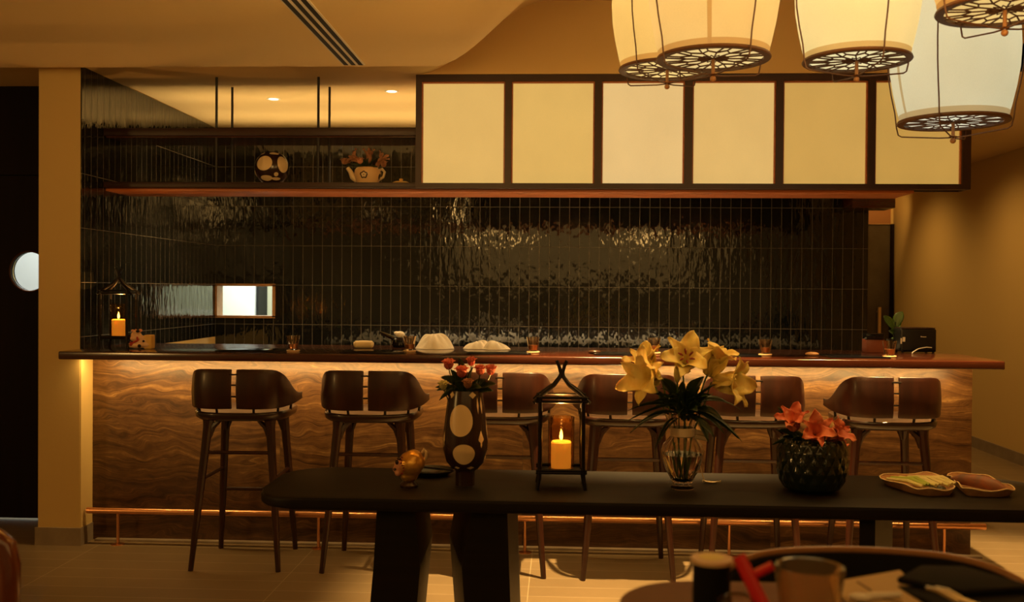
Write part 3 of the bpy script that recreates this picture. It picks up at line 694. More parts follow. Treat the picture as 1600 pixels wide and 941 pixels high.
sleaf = {0: [((VX, VY, TZ+.30), (VX-.20, VY-.04, TZ+.235), .01, .030, .3), ((VX, VY, TZ+.26), (VX-.06, VY-.09, TZ+.32), .02, .03, 0)],
         1: [((VX-.02, VY, TZ+.27), (VX-.185, VY-.03, TZ+.195), .015, .028, 0), ((VX-.03, VY-.02, TZ+.25), (VX-.10, VY-.05, TZ+.14), .02, .024, .8), ((VX-.05, VY-.02, TZ+.29), (VX-.09, VY-.05, TZ+.345), .0, .02, 1)],
         2: [((VX, VY, TZ+.24), (VX-.02, VY-.05, TZ+.35), .0, .034, 1.2)],
         3: [((VX+.02, VY, TZ+.27), (VX+.135, VY-.05, TZ+.20), .02, .028, .4), ((VX+.03, VY, TZ+.27), (VX+.09, VY-.05, TZ+.335), .01, .034, .9), ((VX+.02, VY, TZ+.26), (VX+.05, VY-.06, TZ+.36), .0, .03, 1.3)],
         4: [((VX+.03, VY, TZ+.28), (VX+.20, VY-.03, TZ+.17), .02, .026, .2), ((VX+.06, VY, TZ+.30), (VX+.21, VY+.02, TZ+.27), .02, .014, .2), ((VX+.04, VY-.03, TZ+.25), (VX+.08, VY-.07, TZ+.17), .02, .026, .7)]}
for i, (l, hd, d, L, op, cu, ro, an) in enumerate(LL):
    lily(l, (VX+.012*math.cos(i*1.3), VY+.012*math.sin(i*1.3), TZ+.03), hd, d, L, op, cu, ro, anth=an, W_=.092, leaves=sleaf[i])
# bud and loose foliage
bd = thing('lily_bud', 'closed greenish yellow lily bud below the central bloom', 'flower', (VX-.015, VY-.012, TZ+.03))
MB().tube([(0, 0, 0), (.0, 0, .2), (-.008, -.01, .345)], .0026, 7).build('stem', M['leaf2'], bd)
MB().ball((-.008, -.012, .375), (.013, .013, .034)).build('bud', M['celery'], bd)
fo = thing('foliage_stem', 'dense dark green leafy stem filling the mouth of the lily vase', 'foliage', (VX+.008, VY+.008, TZ+.03))
b = MB(); rnd = random.Random(3)
for i in range(46):
    a = rnd.uniform(0, 2*PI); z0 = rnd.uniform(.20, .27); r = rnd.uniform(.04, .13); r0 = .015
    leaf_mesh(b, (r0*math.cos(a), r0*math.sin(a), z0), (r*math.cos(a), r*math.sin(a)*.8, z0+rnd.uniform(.02, .10)), .01, rnd.uniform(.028, .042), tw=rnd.uniform(-1, 1))
for q1, q0z, w in (((-.165, -.05, .20), .23, .034), ((-.20, -.02, .24), .25, .032), ((-.10, -.08, .13), .22, .030), ((-.13, -.06, .27), .25, .036), ((.12, -.06, .22), .24, .038), ((.18, -.04, .15), .24, .030), ((.15, -.03, .27), .26, .034), ((.09, -.08, .16), .22, .030), ((.07, -.07, .30), .24, .040), ((-.06, -.08, .30), .24, .040), ((.03, -.09, .25), .22, .040), ((-.03, -.09, .24), .22, .040)):
    leaf_mesh(b, (q1[0]*.12, -.01, q0z), q1, .018, w, fold=.18, tw=.5)
b.build('leaves', M['leaf'], fo, solid=.0006)
MB().tube([(0, 0, 0), (0, .0, .15), (0, 0, .30)], .004, 7).build('stem', M['leaf'], fo)
tag(MB().grid(lambda u, v: Vector((-.033+.066*u, .010*(v-.5)*math.sin(PI*min(1, u+.1))*2.4, .0012+.006*(2*u-1)**2+.003*math.cos(6*v))), 14, 6).build('fallen_petal', M['cream'], solid=.001, loc=(VX+.118, 3.60, TZ+.001)), 'small pale fallen petal lying on the black table beside the lily vase', 'petal')

# ------------------------------------------------------------------ patterned footed vase
def patch(b, rf, th, z0, wth, hz, off=.0006, n=24, m=6, z=0, c=(0, 0, 0)):
    """elliptical glaze patch lying on a surface of revolution"""
    cen = None; rings = []
    for j in range(1, m+1):
        ring = []
        for k in range(n):
            a = 2*PI*k/n; t = th+wth*j/m*math.cos(a); zz = z0+hz*j/m*math.sin(a); r = rf(zz)+off
            ring.append(b.b.verts.new((c[0]+r*math.sin(t), c[1]-r*math.cos(t), c[2]+zz)))
        rings.append(ring)
    r = rf(z0)+off; cen = b.b.verts.new((c[0]+r*math.sin(th), c[1]-r*math.cos(th), c[2]+z0))
    for k in range(n): b.b.faces.new((cen, rings[0][k], rings[0][(k+1) % n]))
    for a, c_ in zip(rings, rings[1:]):
        for k in range(n): b.b.faces.new((a[k], c_[k], c_[(k+1) % n], a[(k+1) % n]))
pv = thing('patterned_vase', 'brown footed vase with big cream ovals, holding small red roses', 'vase', (-.33, 3.50, TZ))
pp = [(0, 0), (.034, 0), (.034, .045), (.036, .052), (.046, .058), (.066, .082), (.078, .125), (.0790, .155), (.075, .20), (.069, .26), (.062, .315), (.058, .335), (.055, .335), (.058, .30), (.06, .2), (.05, .09), (0, .07)]
MB().lathe(pp, n=64).build('vase_body', M['brown'], pv, auto=50)
pf = [(.046, .058), (.066, .082), (.078, .125), (.0790, .155), (.075, .20), (.069, .26), (.062, .315), (.058, .335)]
b = MB(); rf = lambda z: rad(pf, z)
for th, z0, wt, hz in ((-.15, .235, .60, .055), (.02, .118, .52, .036), (1.9, .20, .5, .05), (1.75, .10, .4, .03), (-1.9, .20, .5, .05), (2.6, .22, .6, .05), (3.8, .15, .5, .04),
                       (.88, .168, .17, .030), (-1.18, .165, .13, .030), (.50, .322, .22, .020), (-.80, .322, .2, .018), (.78, .285, .07, .03), (1.05, .285, .09, .03), (.45, .068, .25, .006), (-.45, .068, .2, .005)):
    hz = min(hz, .334-z0, z0-.0585)
    patch(b, rf, th, z0, wt, hz, n=28 if wt > .3 else 4)
b.build('cream_pattern', M['cream'], pv)
def rose(label, base, head, r, m=None, group='roses and leaves in the patterned vase', leaves=(), name='rose'):
    t = thing(name, label, 'flower', base, 0, group); h = Vector(head)-Vector(base)
    b = MB()
    for ring, (n, op, L) in enumerate(((3, .25, .9), (5, .6, 1.0), (6, 1.0, 1.05))):
        for i in range(n):
            mt = orient(h, (h.x*.8, -.35, 1), i*2*PI/n+ring*.6) @ Matrix.Translation((.002, 0, 0))
            petal_grid(b, mt, r*1.25*L, r*1.2, op, .6, .002, n=6, m=4, ph=i)
    b.build('petals', m or M['rose'], t, solid=.0007)
    MB().tube([(0, 0, 0), (h.x*.3, h.y*.3, h.z*.6), h], .0022, 6).build('stem', M['leaf'], t)
    if leaves:
        b = MB()
        for q0, q1, dr, w, tw in leaves: leaf_mesh(b, Vector(q0)-Vector(base), Vector(q1)-Vector(base), dr, w, tw=tw)
        b.build('leaves', M['leaf'], t, solid=.0006)
RX, RY, RZ = -.33, 3.50, TZ+.30
lf = lambda x0, z0, x1, z1, w, tw=1.0, y=0: ((RX+x0, RY+y, RZ+z0), (RX+x1, RY-.03+y, RZ+z1), .006, w, tw)
rose('pinkish rose at the left side of the patterned vase bouquet', (RX-.012, RY, RZ-.2), (RX-.058, RY-.02, RZ+.110), .032, leaves=[lf(-.01, .04, -.085, .082, .034), lf(-.01, .02, -.05, .11, .030, .6), lf(-.02, .03, -.105, .045, .026), lf(-.02, .04, -.09, .0, .026)])
rose('red rose in the centre of the patterned vase bouquet', (RX, RY, RZ-.2), (RX-.010, RY-.04, RZ+.085), .034, leaves=[lf(0, .03, .03, .12, .036, .8), lf(0, .02, -.03, .07, .034, .8, -.02)])
rose('dark red rose at the top of the patterned vase bouquet', (RX+.008, RY+.008, RZ-.2), (RX+.018, RY+.01, RZ+.122), .026, leaves=[lf(0, .05, -.02, .15, .026, .8)])
rose('red rose second from right in patterned vase bouquet', (RX+.012, RY, RZ-.2), (RX+.052, RY-.02, RZ+.092), .030, leaves=[lf(.01, .02, .075, .075, .036), lf(.01, .03, .06, .05, .034, .6, -.03)])
rose('rightmost red rose in the patterned vase bouquet', (RX+.015, RY+.006, RZ-.2), (RX+.088, RY-.01, RZ+.092), .030, leaves=[lf(.02, .03, .11, .06, .036, .9), lf(.02, .02, .10, .035, .034, .7)])
rose('drooping pale yellow blossom at the left edge of the patterned vase', (RX-.02, RY-.01, RZ-.2), (RX-.075, RY-.03, RZ+.040), .026, m=M['celery'], leaves=[lf(-.03, .03, -.10, .035, .024)])
rose('tan blossom low in the centre of patterned vase bouquet', (RX+.004, RY-.01, RZ-.2), (RX+.012, RY-.05, RZ+.048), .028, m=M['tan_petal'])

# ------------------------------------------------------------------ candle lanterns
def candle_lantern(label, x, y, z, rz, power):
    t = thing('candle_lantern', label, 'lantern', (x, y, z), rz, 'bamboo style candle lanterns')
    for i, (sx, sy) in enumerate(((-1, -1), (1, -1), (-1, 1), (1, 1))):
        MB().tube([(sx*.083, sy*.070, .0), (sx*.076, sy*.066, .045), (sx*.074, sy*.064, .10), (sx*.074, sy*.064, .315)], [.0068, .0074, .0076, .0076], 8).build('post', M['blackm'], t)
    for z_ in (.058, .066, .318, .304):
        ex = .088; b = MB()
        b.tube([(-ex, -.064, z_), (ex, -.064, z_)], .0052, 8).tube([(-ex, .064, z_), (ex, .064, z_)], .0042, 8)
        b.tube([(-.074, -.075, z_), (-.074, .075, z_)], .0042, 8).tube([(.074, -.075, z_), (.074, .075, z_)], .0042, 8)
        if z_ == .058: b.box(-.07, .07, -.06, .06, .056, .060)
        b.build('frame_bars', M['blackm'], t)
    b = MB()
    for s_ in (-1, 1):
        for yy in (-.012, .012):
            b.tube([(s_*.096, yy*5.2, .300), (s_*.060, yy*3, .332), (s_*.026, yy*1.5, .358), (s_*.006, yy*.7, .385), (s_*.003, yy*.6, .40), (s_*.010, yy*.5, .425), (s_*.018, yy*.5, .442)], [.007, .0078, .0075, .007, .0068, .006, .0055], 8)
    b.tube([(-.010, 0, .392), (.010, 0, .392)], .012, 10)
    b.build('roof_frame', M['blackm'], t)
    MB().lathe([(0, .062), (.046, .062), (.046, .245), (.0435, .245), (.0435, .066), (0, .066)], n=40).build('glass_cylinder', M['amber'], t)
    c = MB().lathe([(0, .067), (.035, .067), (.0355, .155), (.032, .160), (.018, .157), (0, .156)], n=32).build('candle', M['wax'], t)
    MB().lathe([(0, .162), (.005, .168), (.0065, .176), (.004, .190), (0, .202)], n=12).build('flame', M['flame'], c)
    l = light('candle_light', 'POINT', (0, 0, .222), power*9, (1, .45, .10), shadow_soft_size=0); l.parent = t
    return t
candle_lantern('black bamboo style candle lantern on the black table, between vase and lilies', .008, 3.50, TZ, .02, .9)
candle_lantern('dim candle lantern on the bar counter far left end, against dark tiles', -2.44, 5.40, 1.0905, .0, .5)

# ------------------------------------------------------------------ gold figurine and black dish
gf = thing('gold_figurine', 'small round golden figurine with pink face standing on the black table', 'figurine', (-.52, 3.44, TZ))
MB().lathe([(0, 0), (.030, 0), (.032, .008), (.026, .016), (.020, .022), (0, .022)], n=28).build('stand', M['brown'], gf)
MB().ball((.004, 0, .078), (.044, .042, .048)).ball((.0, 0, .040), (.032, .032, .022)).ball((.014, 0, .100), (.034, .034, .032)).ball((.030, 0, .085), (.026, .03, .03)).build('body', M['gold'], gf, remesh=.004)
MB().ball((-.030, -.012, .078), (.020, .022, .026)).ball((-.044, -.014, .064), (.012, .014, .010)).ball((-.036, -.018, .052), (.012, .014, .012)).ball((-.040, -.010, .088), (.008, .010, .012)).build('face', M['pinkskin'], gf, remesh=.003)
MB().ball((-.038, -.034, .092), (.006, .004, .009)).ball((-.030, -.036, .104), (.008, .005, .005)).ball((-.046, -.026, .066), (.006, .006, .005)).build('eye', M['brown'], gf)
MB().tube([(.045, .0, .120), (.052, 0, .132), (.060, 0, .122), (.058, 0, .105), (.052, 0, .09)], [.005, .007, .0065, .005, .003], 8).build('ear', M['cream'], gf)
for i in range(7):
    a = i*.35-1.2
    if i == 0: eb = MB()
    eb.ball((-.018+.004*math.sin(i), -.040, .055+.009*i), .0032, 8, 6)
eb.build('beads', M['anther'], gf)
dd = thing('black_dish', 'flat black round dish on the black table behind the gold figurine', 'dish', (-.47, 3.68, TZ))
MB().lathe([(0, 0), (.055, 0), (.082, .014), (.086, .020), (.080, .019), (.055, .006), (0, .005)], n=40).build('dish_body', mat('black_glaze', (.01, .01, .01), .25), dd)
MB().tube([(-.05, .03, .0225), (.08, -.03, .0225)], .004, 8).build('handle', M['blackm'], dd)

# ------------------------------------------------------------------ dark glass bowl with orange-pink lilies
GX, GY = .878, 3.50
gb = thing('glass_bowl', 'large faceted black-green glass bowl holding orange-pink lilies', 'bowl', (GX, GY, TZ))
bp_ = [(0, 0), (.072, 0), (.094, .014), (.108, .040), (.115, .075), (.116, .11), (.115, .145), (.109, .172), (.101, .184), (.096, .182), (.103, .15), (.104, .06), (.07, .02), (0, .015)]
def bowl_pt(u, v):
    q = v*(len(bp_)-1); i = min(int(q), len(bp_)-2); r, z = (lerp(bp_[i][k], bp_[i+1][k], q-i) for k in (0, 1)); a = 2*PI*u
    c = (abs(math.sin(a*9+z*46))*abs(math.sin(a*9-z*46)))**.6*.045 if 1 < q < 9 else 0
    return Vector((r*(1+c)*math.cos(a), r*(1+c)*math.sin(a), z))
b = MB(); b.grid(bowl_pt, 216, 104); bmesh.ops.remove_doubles(b.b, verts=b.b.verts, dist=.0001)
b.build('bowl_body', M['greenglass'], gb, auto=60)
gl = 'orange-pink lilies in the dark glass bowl'
PK = [('pale orange lily at the left side of the dark glass bowl', (GX-.068, GY-.03, TZ+.215), (-.25, -.6, .8), .105, .9, .9, .3),
      ('deep orange lily facing front in the middle of the dark glass bowl', (GX-.012, GY-.055, TZ+.190), (.02, -.85, .55), .118, .95, .6, .55),
      ('orange-pink lily at the right edge of the dark glass bowl', (GX+.045, GY-.03, TZ+.180), (.55, -.5, .5), .100, .95, .8, .1)]
for i, (l, hd, d, L, op, cu, ro) in enumerate(PK):
    lv = [((GX, GY, TZ+.16), (GX-.13+.11*i, GY-.05, TZ+.215-.02*i), .01, .03, .9), ((GX-.04+.04*i, GY-.02, TZ+.16), (GX-.09+.09*i, GY-.09, TZ+.19), .01, .03, .4)]
    if i == 1: lv += [((GX+.02, GY-.03, TZ+.16), (GX+.040, GY-.105, TZ+.235), .0, .03, .9)]
    if i == 0: lv += [((GX-.06, GY-.02, TZ+.17), (GX-.12, GY-.0, TZ+.29), .01, .026, .9), ((GX-.07, GY-.02, TZ+.18), (GX-.145, GY-.03, TZ+.16), .0, .03, .6)]
    lily(l, (GX+.01*i, GY, TZ+.03), hd, d, L, op, cu, ro, group=gl, m=M['pink'], anth=False, W_=.064, name='pink_lily', leaves=lv)

# ------------------------------------------------------------------ leaf shaped dishes with produce
def leaf_dish(label, x, y, pts):
    t = thing('leaf_dish', label, 'dish', (x, y, TZ), 0, 'leaf shaped ceramic dishes')
    b = MB(); n = len(pts); cx = sum(p[0] for p in pts)/n; cy = sum(p[1] for p in pts)/n
    P = []
    for i in range(n):   # smooth outline
        p0, p1 = Vector(pts[i]), Vector(pts[(i+1) % n])
        for k in range(6): P.append(p0.lerp(p1, k/6))
    for _ in range(2): P = [(P[i-1]+P[i]*2+P[(i+1) % len(P)])/4 for i in range(len(P))]
    N = len(P); c = Vector((cx, cy)); lv = []
    for s_, z, w in ((.0, .003, 0), (.82, .003, 0), (.97, .022, .003), (1.0, .026, .004), (1.0, .024, .004), (.86, 0, 0), (.0, 0, 0)):
        lv.append([b.b.verts.new(((c+(p-c)*s_).x, (c+(p-c)*s_).y, z+w*math.sin(i*.9))) for i, p in enumerate(P)] if s_ else [b.b.verts.new((cx, cy, z))])
    for a, q in zip(lv, lv[1:]):
        for k in range(N):
            j = (k+1) % N
            if len(a) == 1: b.b.faces.new((a[0], q[k], q[j]))
            elif len(q) == 1: b.b.faces.new((a[k], q[0], a[j]))
            else: b.b.faces.new((a[k], q[k], q[j], a[j]))
    b.build('dish_body', M['basket'], t)
    b = MB(); b.tube([((c+(p-c)).x, (c+(p-c)).y, .026+.004*math.sin(i*.9)) for i, p in enumerate(P)], .0022, 6, closed=True)
    b.build('rim', M['cream'], t)
    return t
leaf_dish('pale rimmed leaf shaped dish of cut green stalks', 1.275, 3.53, [(-.13, .13), (.04, .20), (.12, .20), (.10, .0), (.065, -.10), (-.03, -.115), (-.08, -.06)])
leaf_dish('pale rimmed leaf shaped dish with a brown root, the rightmost on the table', 1.455, 3.525, [(-.035, .20), (.10, .22), (.10, .06), (.10, -.07), (.04, -.105), (-.08, -.095), (-.065, .0), (-.045, .1)])
for i in range(9):
    u = i/8; x0, y0 = lerp(1.17, 1.30, u), lerp(3.605, 3.64, u)
    o = MB().tube([(x0, y0, TZ+.026+.004*(i % 2)), (x0+.045, y0-.08, TZ+.033+.005*(i % 3)), (x0+.075, y0-.14+.01*(i % 3), TZ+.027+.002*(i % 2))], [.0055, .0075, .006], 7).build('stalk_stick', M['celeryg'] if i in (1, 2) else M['celery'])
    W9 = ('first', 'second', 'third', 'fourth', 'fifth', 'sixth', 'seventh', 'eighth', 'ninth')
    tag(o, ('bright' if i in (1, 2) else 'pale yellow')+' green cut stalk, '+W9[i]+' from the left on the left leaf dish', 'vegetable', 'cut stalks on the left leaf dish, bright green' if i in (1, 2) else 'cut stalks on the left leaf dish, pale')
for i in range(8):
    o = MB().ball((0, 0, 0), (.016, .010, .007), 12, 8).build('dark_slice', M['dkgreen'])
    o.location = (1.262+.012*(i % 5)+.03*(i//5), 3.45+.016*(i % 3)+.02*(i//5), TZ+.016+.004*(i % 2)); o.rotation_euler = (0, .2, i*.9)
    tag(o, 'small dark grey-green slice at the front of the left leaf dish', 'vegetable', 'dark slices on the left leaf dish')
o = MB().tube([(1.405, 3.63, TZ+.024), (1.43, 3.595, TZ+.030), (1.47, 3.53, TZ+.034), (1.50, 3.48, TZ+.030), (1.525, 3.455, TZ+.020)], [.006, .020, .024, .020, .005], 14).build('brown_root', M['root'])
tag(o, 'thick reddish brown root lying on the right leaf dish', 'vegetable')

# ================================================================== THINGS ON THE BAR COUNTER
CZ = 1.0902
cups = [(-1.412, 5.22, 'glass cup with wooden saucer at the left, near the serving hatch'), (-.803, 5.30, 'glass cup on wooden saucer in front of the crumpled white cloth'), (-.142, 5.32, 'glass cup on saucer at the bar centre, left of the candle lantern roof'), (.505, 5.36, 'reddish glass cup on saucer half hidden behind the left yellow lilies'), (1.084, 5.31, 'glass cup on saucer just right of the yellow lilies'), (1.715, 5.27, 'ridged glass cup on saucer in front of the brown payment terminal')]
cm = mat('cup_glass', (1, .85, .66), .02, trans=1, ior=1.45)
for i, (x, y, l) in enumerate(cups):
    if i == 0:
        c0 = t = thing('glass_cup', l, 'cup', (x, y, CZ), 0, 'glass cups set along the bar')
        MB().lathe([(0, .012), (.024, .012), (.030, .05), (.036, .088), (.0335, .088), (.0275, .05), (.022, .018), (0, .017)], n=28, ).build('cup_body', cm, t)
        MB().lathe([(0, .0175), (.022, .0185), (.0262, .045), (0, .045)], n=28).build('drink', mat('reflecting_fill', (.60, .30, .15), .1, metal=.7), t)
        MB().lathe([(0, 0), (.030, 0), (.036, .008), (.034, .012), (.0, .009)], n=28).build('saucer', M['holder'], t)
    else:
        t = copy_tree(c0); t.location = (x, y, CZ); t['label'] = l
mats_ = [(-1.66, 5.30, .17, 'black placemat tray at the left, between cow figurine and first cup'), (-.985, 5.28, .17, 'black placemat tray in front of the rolled yellow towel'), (-.32, 5.30, .17, 'black placemat tray left of the centre glass cup'), (.34, 5.32, .16, 'black placemat tray just left of the yellow lilies'), (.92, 5.32, .13, 'black placemat tray behind the right yellow lilies'), (1.55, 5.32, .16, 'black placemat tray near the payment terminal')]
for i, (x, y, w, l) in enumerate(mats_):
    o = MB().prism(rrect(-w, w, -.11, .11, .02), 0, .008, .002).build('placemat_tray', M['screen'], loc=(x, y, CZ)); tag(o, l, 'tray', 'black trays set along the bar')
for x, y, l, m in ((.185, 5.33, 'flat dark oval stone rest on the bar, left of the yellow lilies', M['brown']), (1.335, 5.34, 'light brown oval stone rest on the bar near the right tray', M['basket'])):
    o = MB().ball((0, 0, .0115), (.036, .022, .0115), 20, 10).build('stone_rest', m, loc=(x, y, CZ)); tag(o, l, 'rest', 'stone rests on the bar')
# rolled towel
rt_ = thing('rolled_towel', 'rolled pale yellow towel lying on the bar counter', 'towel', (-1.115, 5.62, CZ))
MB().tube([(-.055, 0, .020), (-.045, 0, .022), (0, .005, .023), (.045, .008, .022), (.055, .008, .020)], [.012, .021, .022, .021, .012], 14).build('towel_roll', mat('yellow_towel', (.75, .60, .34), .9), rt_)
def cloth(label, x, y, rx, ry, h, seed):
    b = MB(); o3 = Vector((seed*3.1, seed*1.7, 0))
    def f(u, v):
        a = 2*PI*u; r = v; X, Y = rx*r*math.cos(a), ry*r*math.sin(a)
        n = noise.noise(Vector((X*12, Y*12, 0))+o3); k = math.sin(a*9+seed+2*n)*r
        z = h*(1-r**2.6)*(.95+.5*n)+.006*k*(1-r*r)*2
        return Vector((X*(1+.25*n), Y*(1+.2*n), max(.001, z)))
    n_, m_ = 56, 20
    vs = [[b.b.verts.new(f(i/n_, j/m_)) for j in range(1, m_+1)] for i in range(n_)]; c = b.b.verts.new(f(0, 0))
    for i in range(n_):
        k = (i+1) % n_; b.b.faces.new((c, vs[i][0], vs[k][0]))
        for j in range(m_-1): b.b.faces.new((vs[i][j], vs[i][j+1], vs[k][j+1], vs[k][j]))
    o = b.build('crumpled_cloth', M['cloth'], loc=(x, y, CZ)); tag(o, label, 'cloth', 'crumpled white cloths on the bar')
cloth('tallest crumpled white cloth, behind the second glass cup', -.715, 5.66, .105, .09, .085, 2)
cloth('low crumpled white cloth left of the two right cloths', -.47, 5.70, .08, .07, .045, 5)
cloth('low crumpled white cloth, rightmost of the three', -.36, 5.66, .08, .06, .040, 8)
pt = thing('black_pot', 'small black pot with white folded lid behind the bar towels', 'pot', (-.935, 5.78, CZ))
MB().lathe([(0, 0), (.040, 0), (.046, .015), (.044, .045), (.034, .055), (0, .056)], n=28).build('pot_body', M['screen'], pt)
MB().ball((.005, -.01, .073), (.028, .025, .020), 14, 10).ball((-.018, 0, .082), (.016, .02, .010), 12, 8).build('lid', M['white'], pt)
MB().tube([(-.035, 0, .05), (-.08, -.01, .072), (-.11, -.01, .085)], [.012, .010, .006], 8).build('handle', M['screen'], pt)
MB().tube([(.04, 0, .05), (.07, 0, .045), (.075, 0, .02), (.045, 0, .015)], .006, 8).build('spout', M['screen'], pt)
# cow figurine
cw = thing('cow_figurine', 'small cream cow figurine with red collar and yellow box on the bar', 'figurine', (-2.30, 5.36, CZ))
MB().ball((-.022, 0, .070), (.030, .027, .030)).ball((-.018, -.01, .092), (.018, .02, .014)).ball((-.030, -.016, .057), (.020, .018, .015)).ball((.012, 0, .040), (.042, .032, .034)).ball((-.048, -.012, .020), (.018, .016, .016)).ball((-.01, -.018, .020), (.045, .022, .018)).ball((.035, .0, .022), (.035, .03, .020)).build('body', mat('cow_glaze', (.80, .52, .32), .4), cw, remesh=.004)
MB().ball((-.040, -.004, .099), (.010, .006, .008), 10, 8).ball((.002, -.004, .101), (.011, .006, .009), 10, 8).ball((-.018, -.018, .104), (.006, .005, .006), 10, 8).build('ear', mat('ear_glaze', (.65, .32, .2), .5), cw)
MB().ball((-.002, -.028, .098), (.011, .008, .007), 10, 8).ball((.012, -.040, .018), (.010, .004, .010), 10, 8).ball((.030, -.028, .044), (.006, .008, .006), 10, 8).build('spots', M['slot'], cw)
MB().tube([(-.045, -.024, .038), (-.03, -.036, .034), (-.008, -.034, .044), (.006, -.026, .052)], .0045, 8).ball((-.036, -.034, .026), (.010, .006, .009), 10, 8).ball((-.002, -.034, .060), (.006, .004, .010), 8, 6).build('collar', M['cowred'], cw)
MB().box(.028, .072, -.022, .028, .0, .078, .006, 3).build('yellow_box', M['yellow'], cw)
# payment terminal, printer, plant
pos = thing('payment_terminal', 'reddish brown wooden stand with slanted black screen on the bar', 'terminal', (1.775, 5.72, CZ))
MB().box(-.05, .05, -.03, .06, 0, .075, .003).build('stand', mat('red_brown_wood', (.20, .05, .02), .4), pos)
MB().prism([(-.052, 0), (.040, 0), (.052, .035), (-.052, .035)], 0, .004).build('base_lip', M['screen'], pos).location = (0, -.036, .075)
MB().box(-.052, .045, -.034, .045, .0755, .108, .003).build('screen', M['screen'], pos)
pr = thing('receipt_printer', 'black box receipt printer with white cable at the bar right end', 'printer', (2.045, 5.80, CZ))
MB().box(-.115, .085, -.06, .075, .004, .135, .010, 3).build('case', mat('printer_black', (.010, .010, .010), .3), pr)
MB().box(-.110, .080, -.055, .07, .1355, .142, .003).build('lid', mat('printer_lid', (.05, .025, .015), .35), pr)
MB().box(-.105, .075, -.068, -.060, .012, .022, .001).build('paper_slot', M['blackm'], pr)
lg = MB()
for i in range(5): lg.box(-.004+.0065*i, .0005+.0065*i, -.0612, -.0602, .088, .0945 if i in (0,) else .092)
lg.build('logo_mark', M['white'], pr, smooth=False)
MB().box(-.1165, -.108, -.0612, -.0602, .05, .082).box(-.105, -.090, -.0612, -.0602, .062, .088).build('sticker', M['white'], pr, smooth=False)
MB().tube([(.055, -.068, .030), (.02, -.085, .033), (-.03, -.10, .025), (-.07, -.13, .008), (-.085, -.16, .003)], .0030, 8).build('cable', M['white'], pr)
for x in (-.1, .07):
    for y in (-.05, .06): MB().lathe([(0, 0), (.007, 0), (.007, .005), (0, .005)], (x, y, 0), 10).build('foot', M['slot'], pr)
pl = thing('potted_plant', 'small broad leaved green plant in dark pot behind the receipt printer', 'plant', (1.935, 5.885, CZ+.0))
MB().lathe([(0, 0), (.026, 0), (.034, .06), (.036, .07), (.032, .07), (.030, .06), (0, .055)], n=28).build('pot', mat('dark_pot', (.02, .015, .012), .4), pl)
MB().tube([(0, 0, .05), (.005, 0, .13), (.012, -.003, .17)], .004, 8).build('stem', M['leaf'], pl)
for i, (a, z0, L, zz, w) in enumerate(((PI, .12, .068, .085, .042), (.2, .13, .040, .10, .058), (.9, .12, .060, .05, .04), (3.6, .09, .045, .03, .035), (5.3, .10, .045, .045, .04), (2.2, .11, .05, .07, .04), (4.2, .07, .04, .0, .035))):
    b = MB(); leaf_mesh(b, (.01, 0, z0), (.01+L*math.cos(a), L*math.sin(a)*.5-.01, z0+zz), .012, w, fold=.12, tw=1.2 if i in (0, 1) else .6)
    b.build('leaf', M['leaf2'], pl, solid=.0008)

# ------------------------------------------------------------------ things on the hanging shelf
SZ = 2.0345
ba = thing('round_vase', 'round brown ball vase with cream circles on the hanging shelf', 'vase', (-1.695, 5.78, SZ))
Rb = .100
MB().lathe([(0, 0), (.035, 0)]+[(Rb*math.sin(a), .098-Rb*math.cos(a)) for a in [.42+i*.13 for i in range(19)]]+[(.022, .192), (0, .188)], n=48).build('vase_body', M['brown'], ba, auto=50)
def sph(z): q = Rb*Rb-(z-.098)**2; return math.sqrt(max(q, 1e-5))
b = MB()
def disc_on_sphere(b, th, ph, rr, sx=1, sy=1, n=24, off=.0008, e=.9):
    d = Vector((math.sin(th)*math.cos(ph), -math.cos(th)*math.cos(ph), math.sin(ph))); u_ = Vector((math.cos(th), math.sin(th), 0)); w_ = d.cross(u_)*-1
    c = Vector((0, 0, .098)); rings = []
    for j in range(0, 6):
        ring = []
        for k in range(n):
            a = 2*PI*k/n; q = rr*j/5
            v_ = d+u_*(q*sx*math.cos(a))+w_*(q*sy*math.sin(a)); ring.append(b.b.verts.new(c+v_.normalized()*(Rb+off)) if j or k == 0 else ring[0])
        rings.append(ring)
    for k in range(n): b.b.faces.new((rings[0][0], rings[1][k], rings[1][(k+1) % n]))
    for A, B_ in zip(rings[1:], rings[2:]):
        for k in range(n): b.b.faces.new((A[k], B_[k], B_[(k+1) % n], A[(k+1) % n]))
for th, ph, rr, sx, sy in ((-.22, .22, .55, 1, .9), (1.0, .18, .55, .75, 1), (-1.25, -.35, .22, 1, 1), (-.15, -.72, .34, 1.1, .6), (.62, -.75, .22, 1.2, .5), (.55, -.45, .13, 1, 1), (-1.5, .3, .45, .7, 1), (.5, .95, .22, 1.3, .6), (-.9, .95, .2, 1.2, .6), (2.4, .1, .5, 1, 1), (3.7, .1, .5, 1, 1)):
    disc_on_sphere(b, th, ph, rr, sx, sy)
b.build('cream_pattern', M['cream'], ba)
tp = thing('teapot_planter', 'cream lidless teapot with dark blossom emblem holding dried flowers on the shelf', 'teapot', (-1.125, 5.76, SZ))
tprof = [(.040, 0), (.060, .006), (.072, .030), (.078, .060), (.074, .085), (.064, .098)]
MB().lathe([(0, 0)]+tprof+[(.060, .100), (.058, .095), (.068, .07), (.06, .02), (0, .012)], n=48).build('pot_body', mat('teapot_glaze', (.82, .55, .27), .28), tp)
MB().tube([(-.060, -.01, .03), (-.085, -.012, .045), (-.098, -.014, .075), (-.115, -.015, .098)], [.022, .018, .013, .012], 12).build('spout', M['cream'], tp)
MB().tube([(.068, 0, .03), (.092, 0, .045), (.100, 0, .075), (.085, 0, .092), (.066, 0, .088)], .008, 10).build('handle', M['cream'], tp)
b = MB(); tf = lambda z: rad(tprof, z)
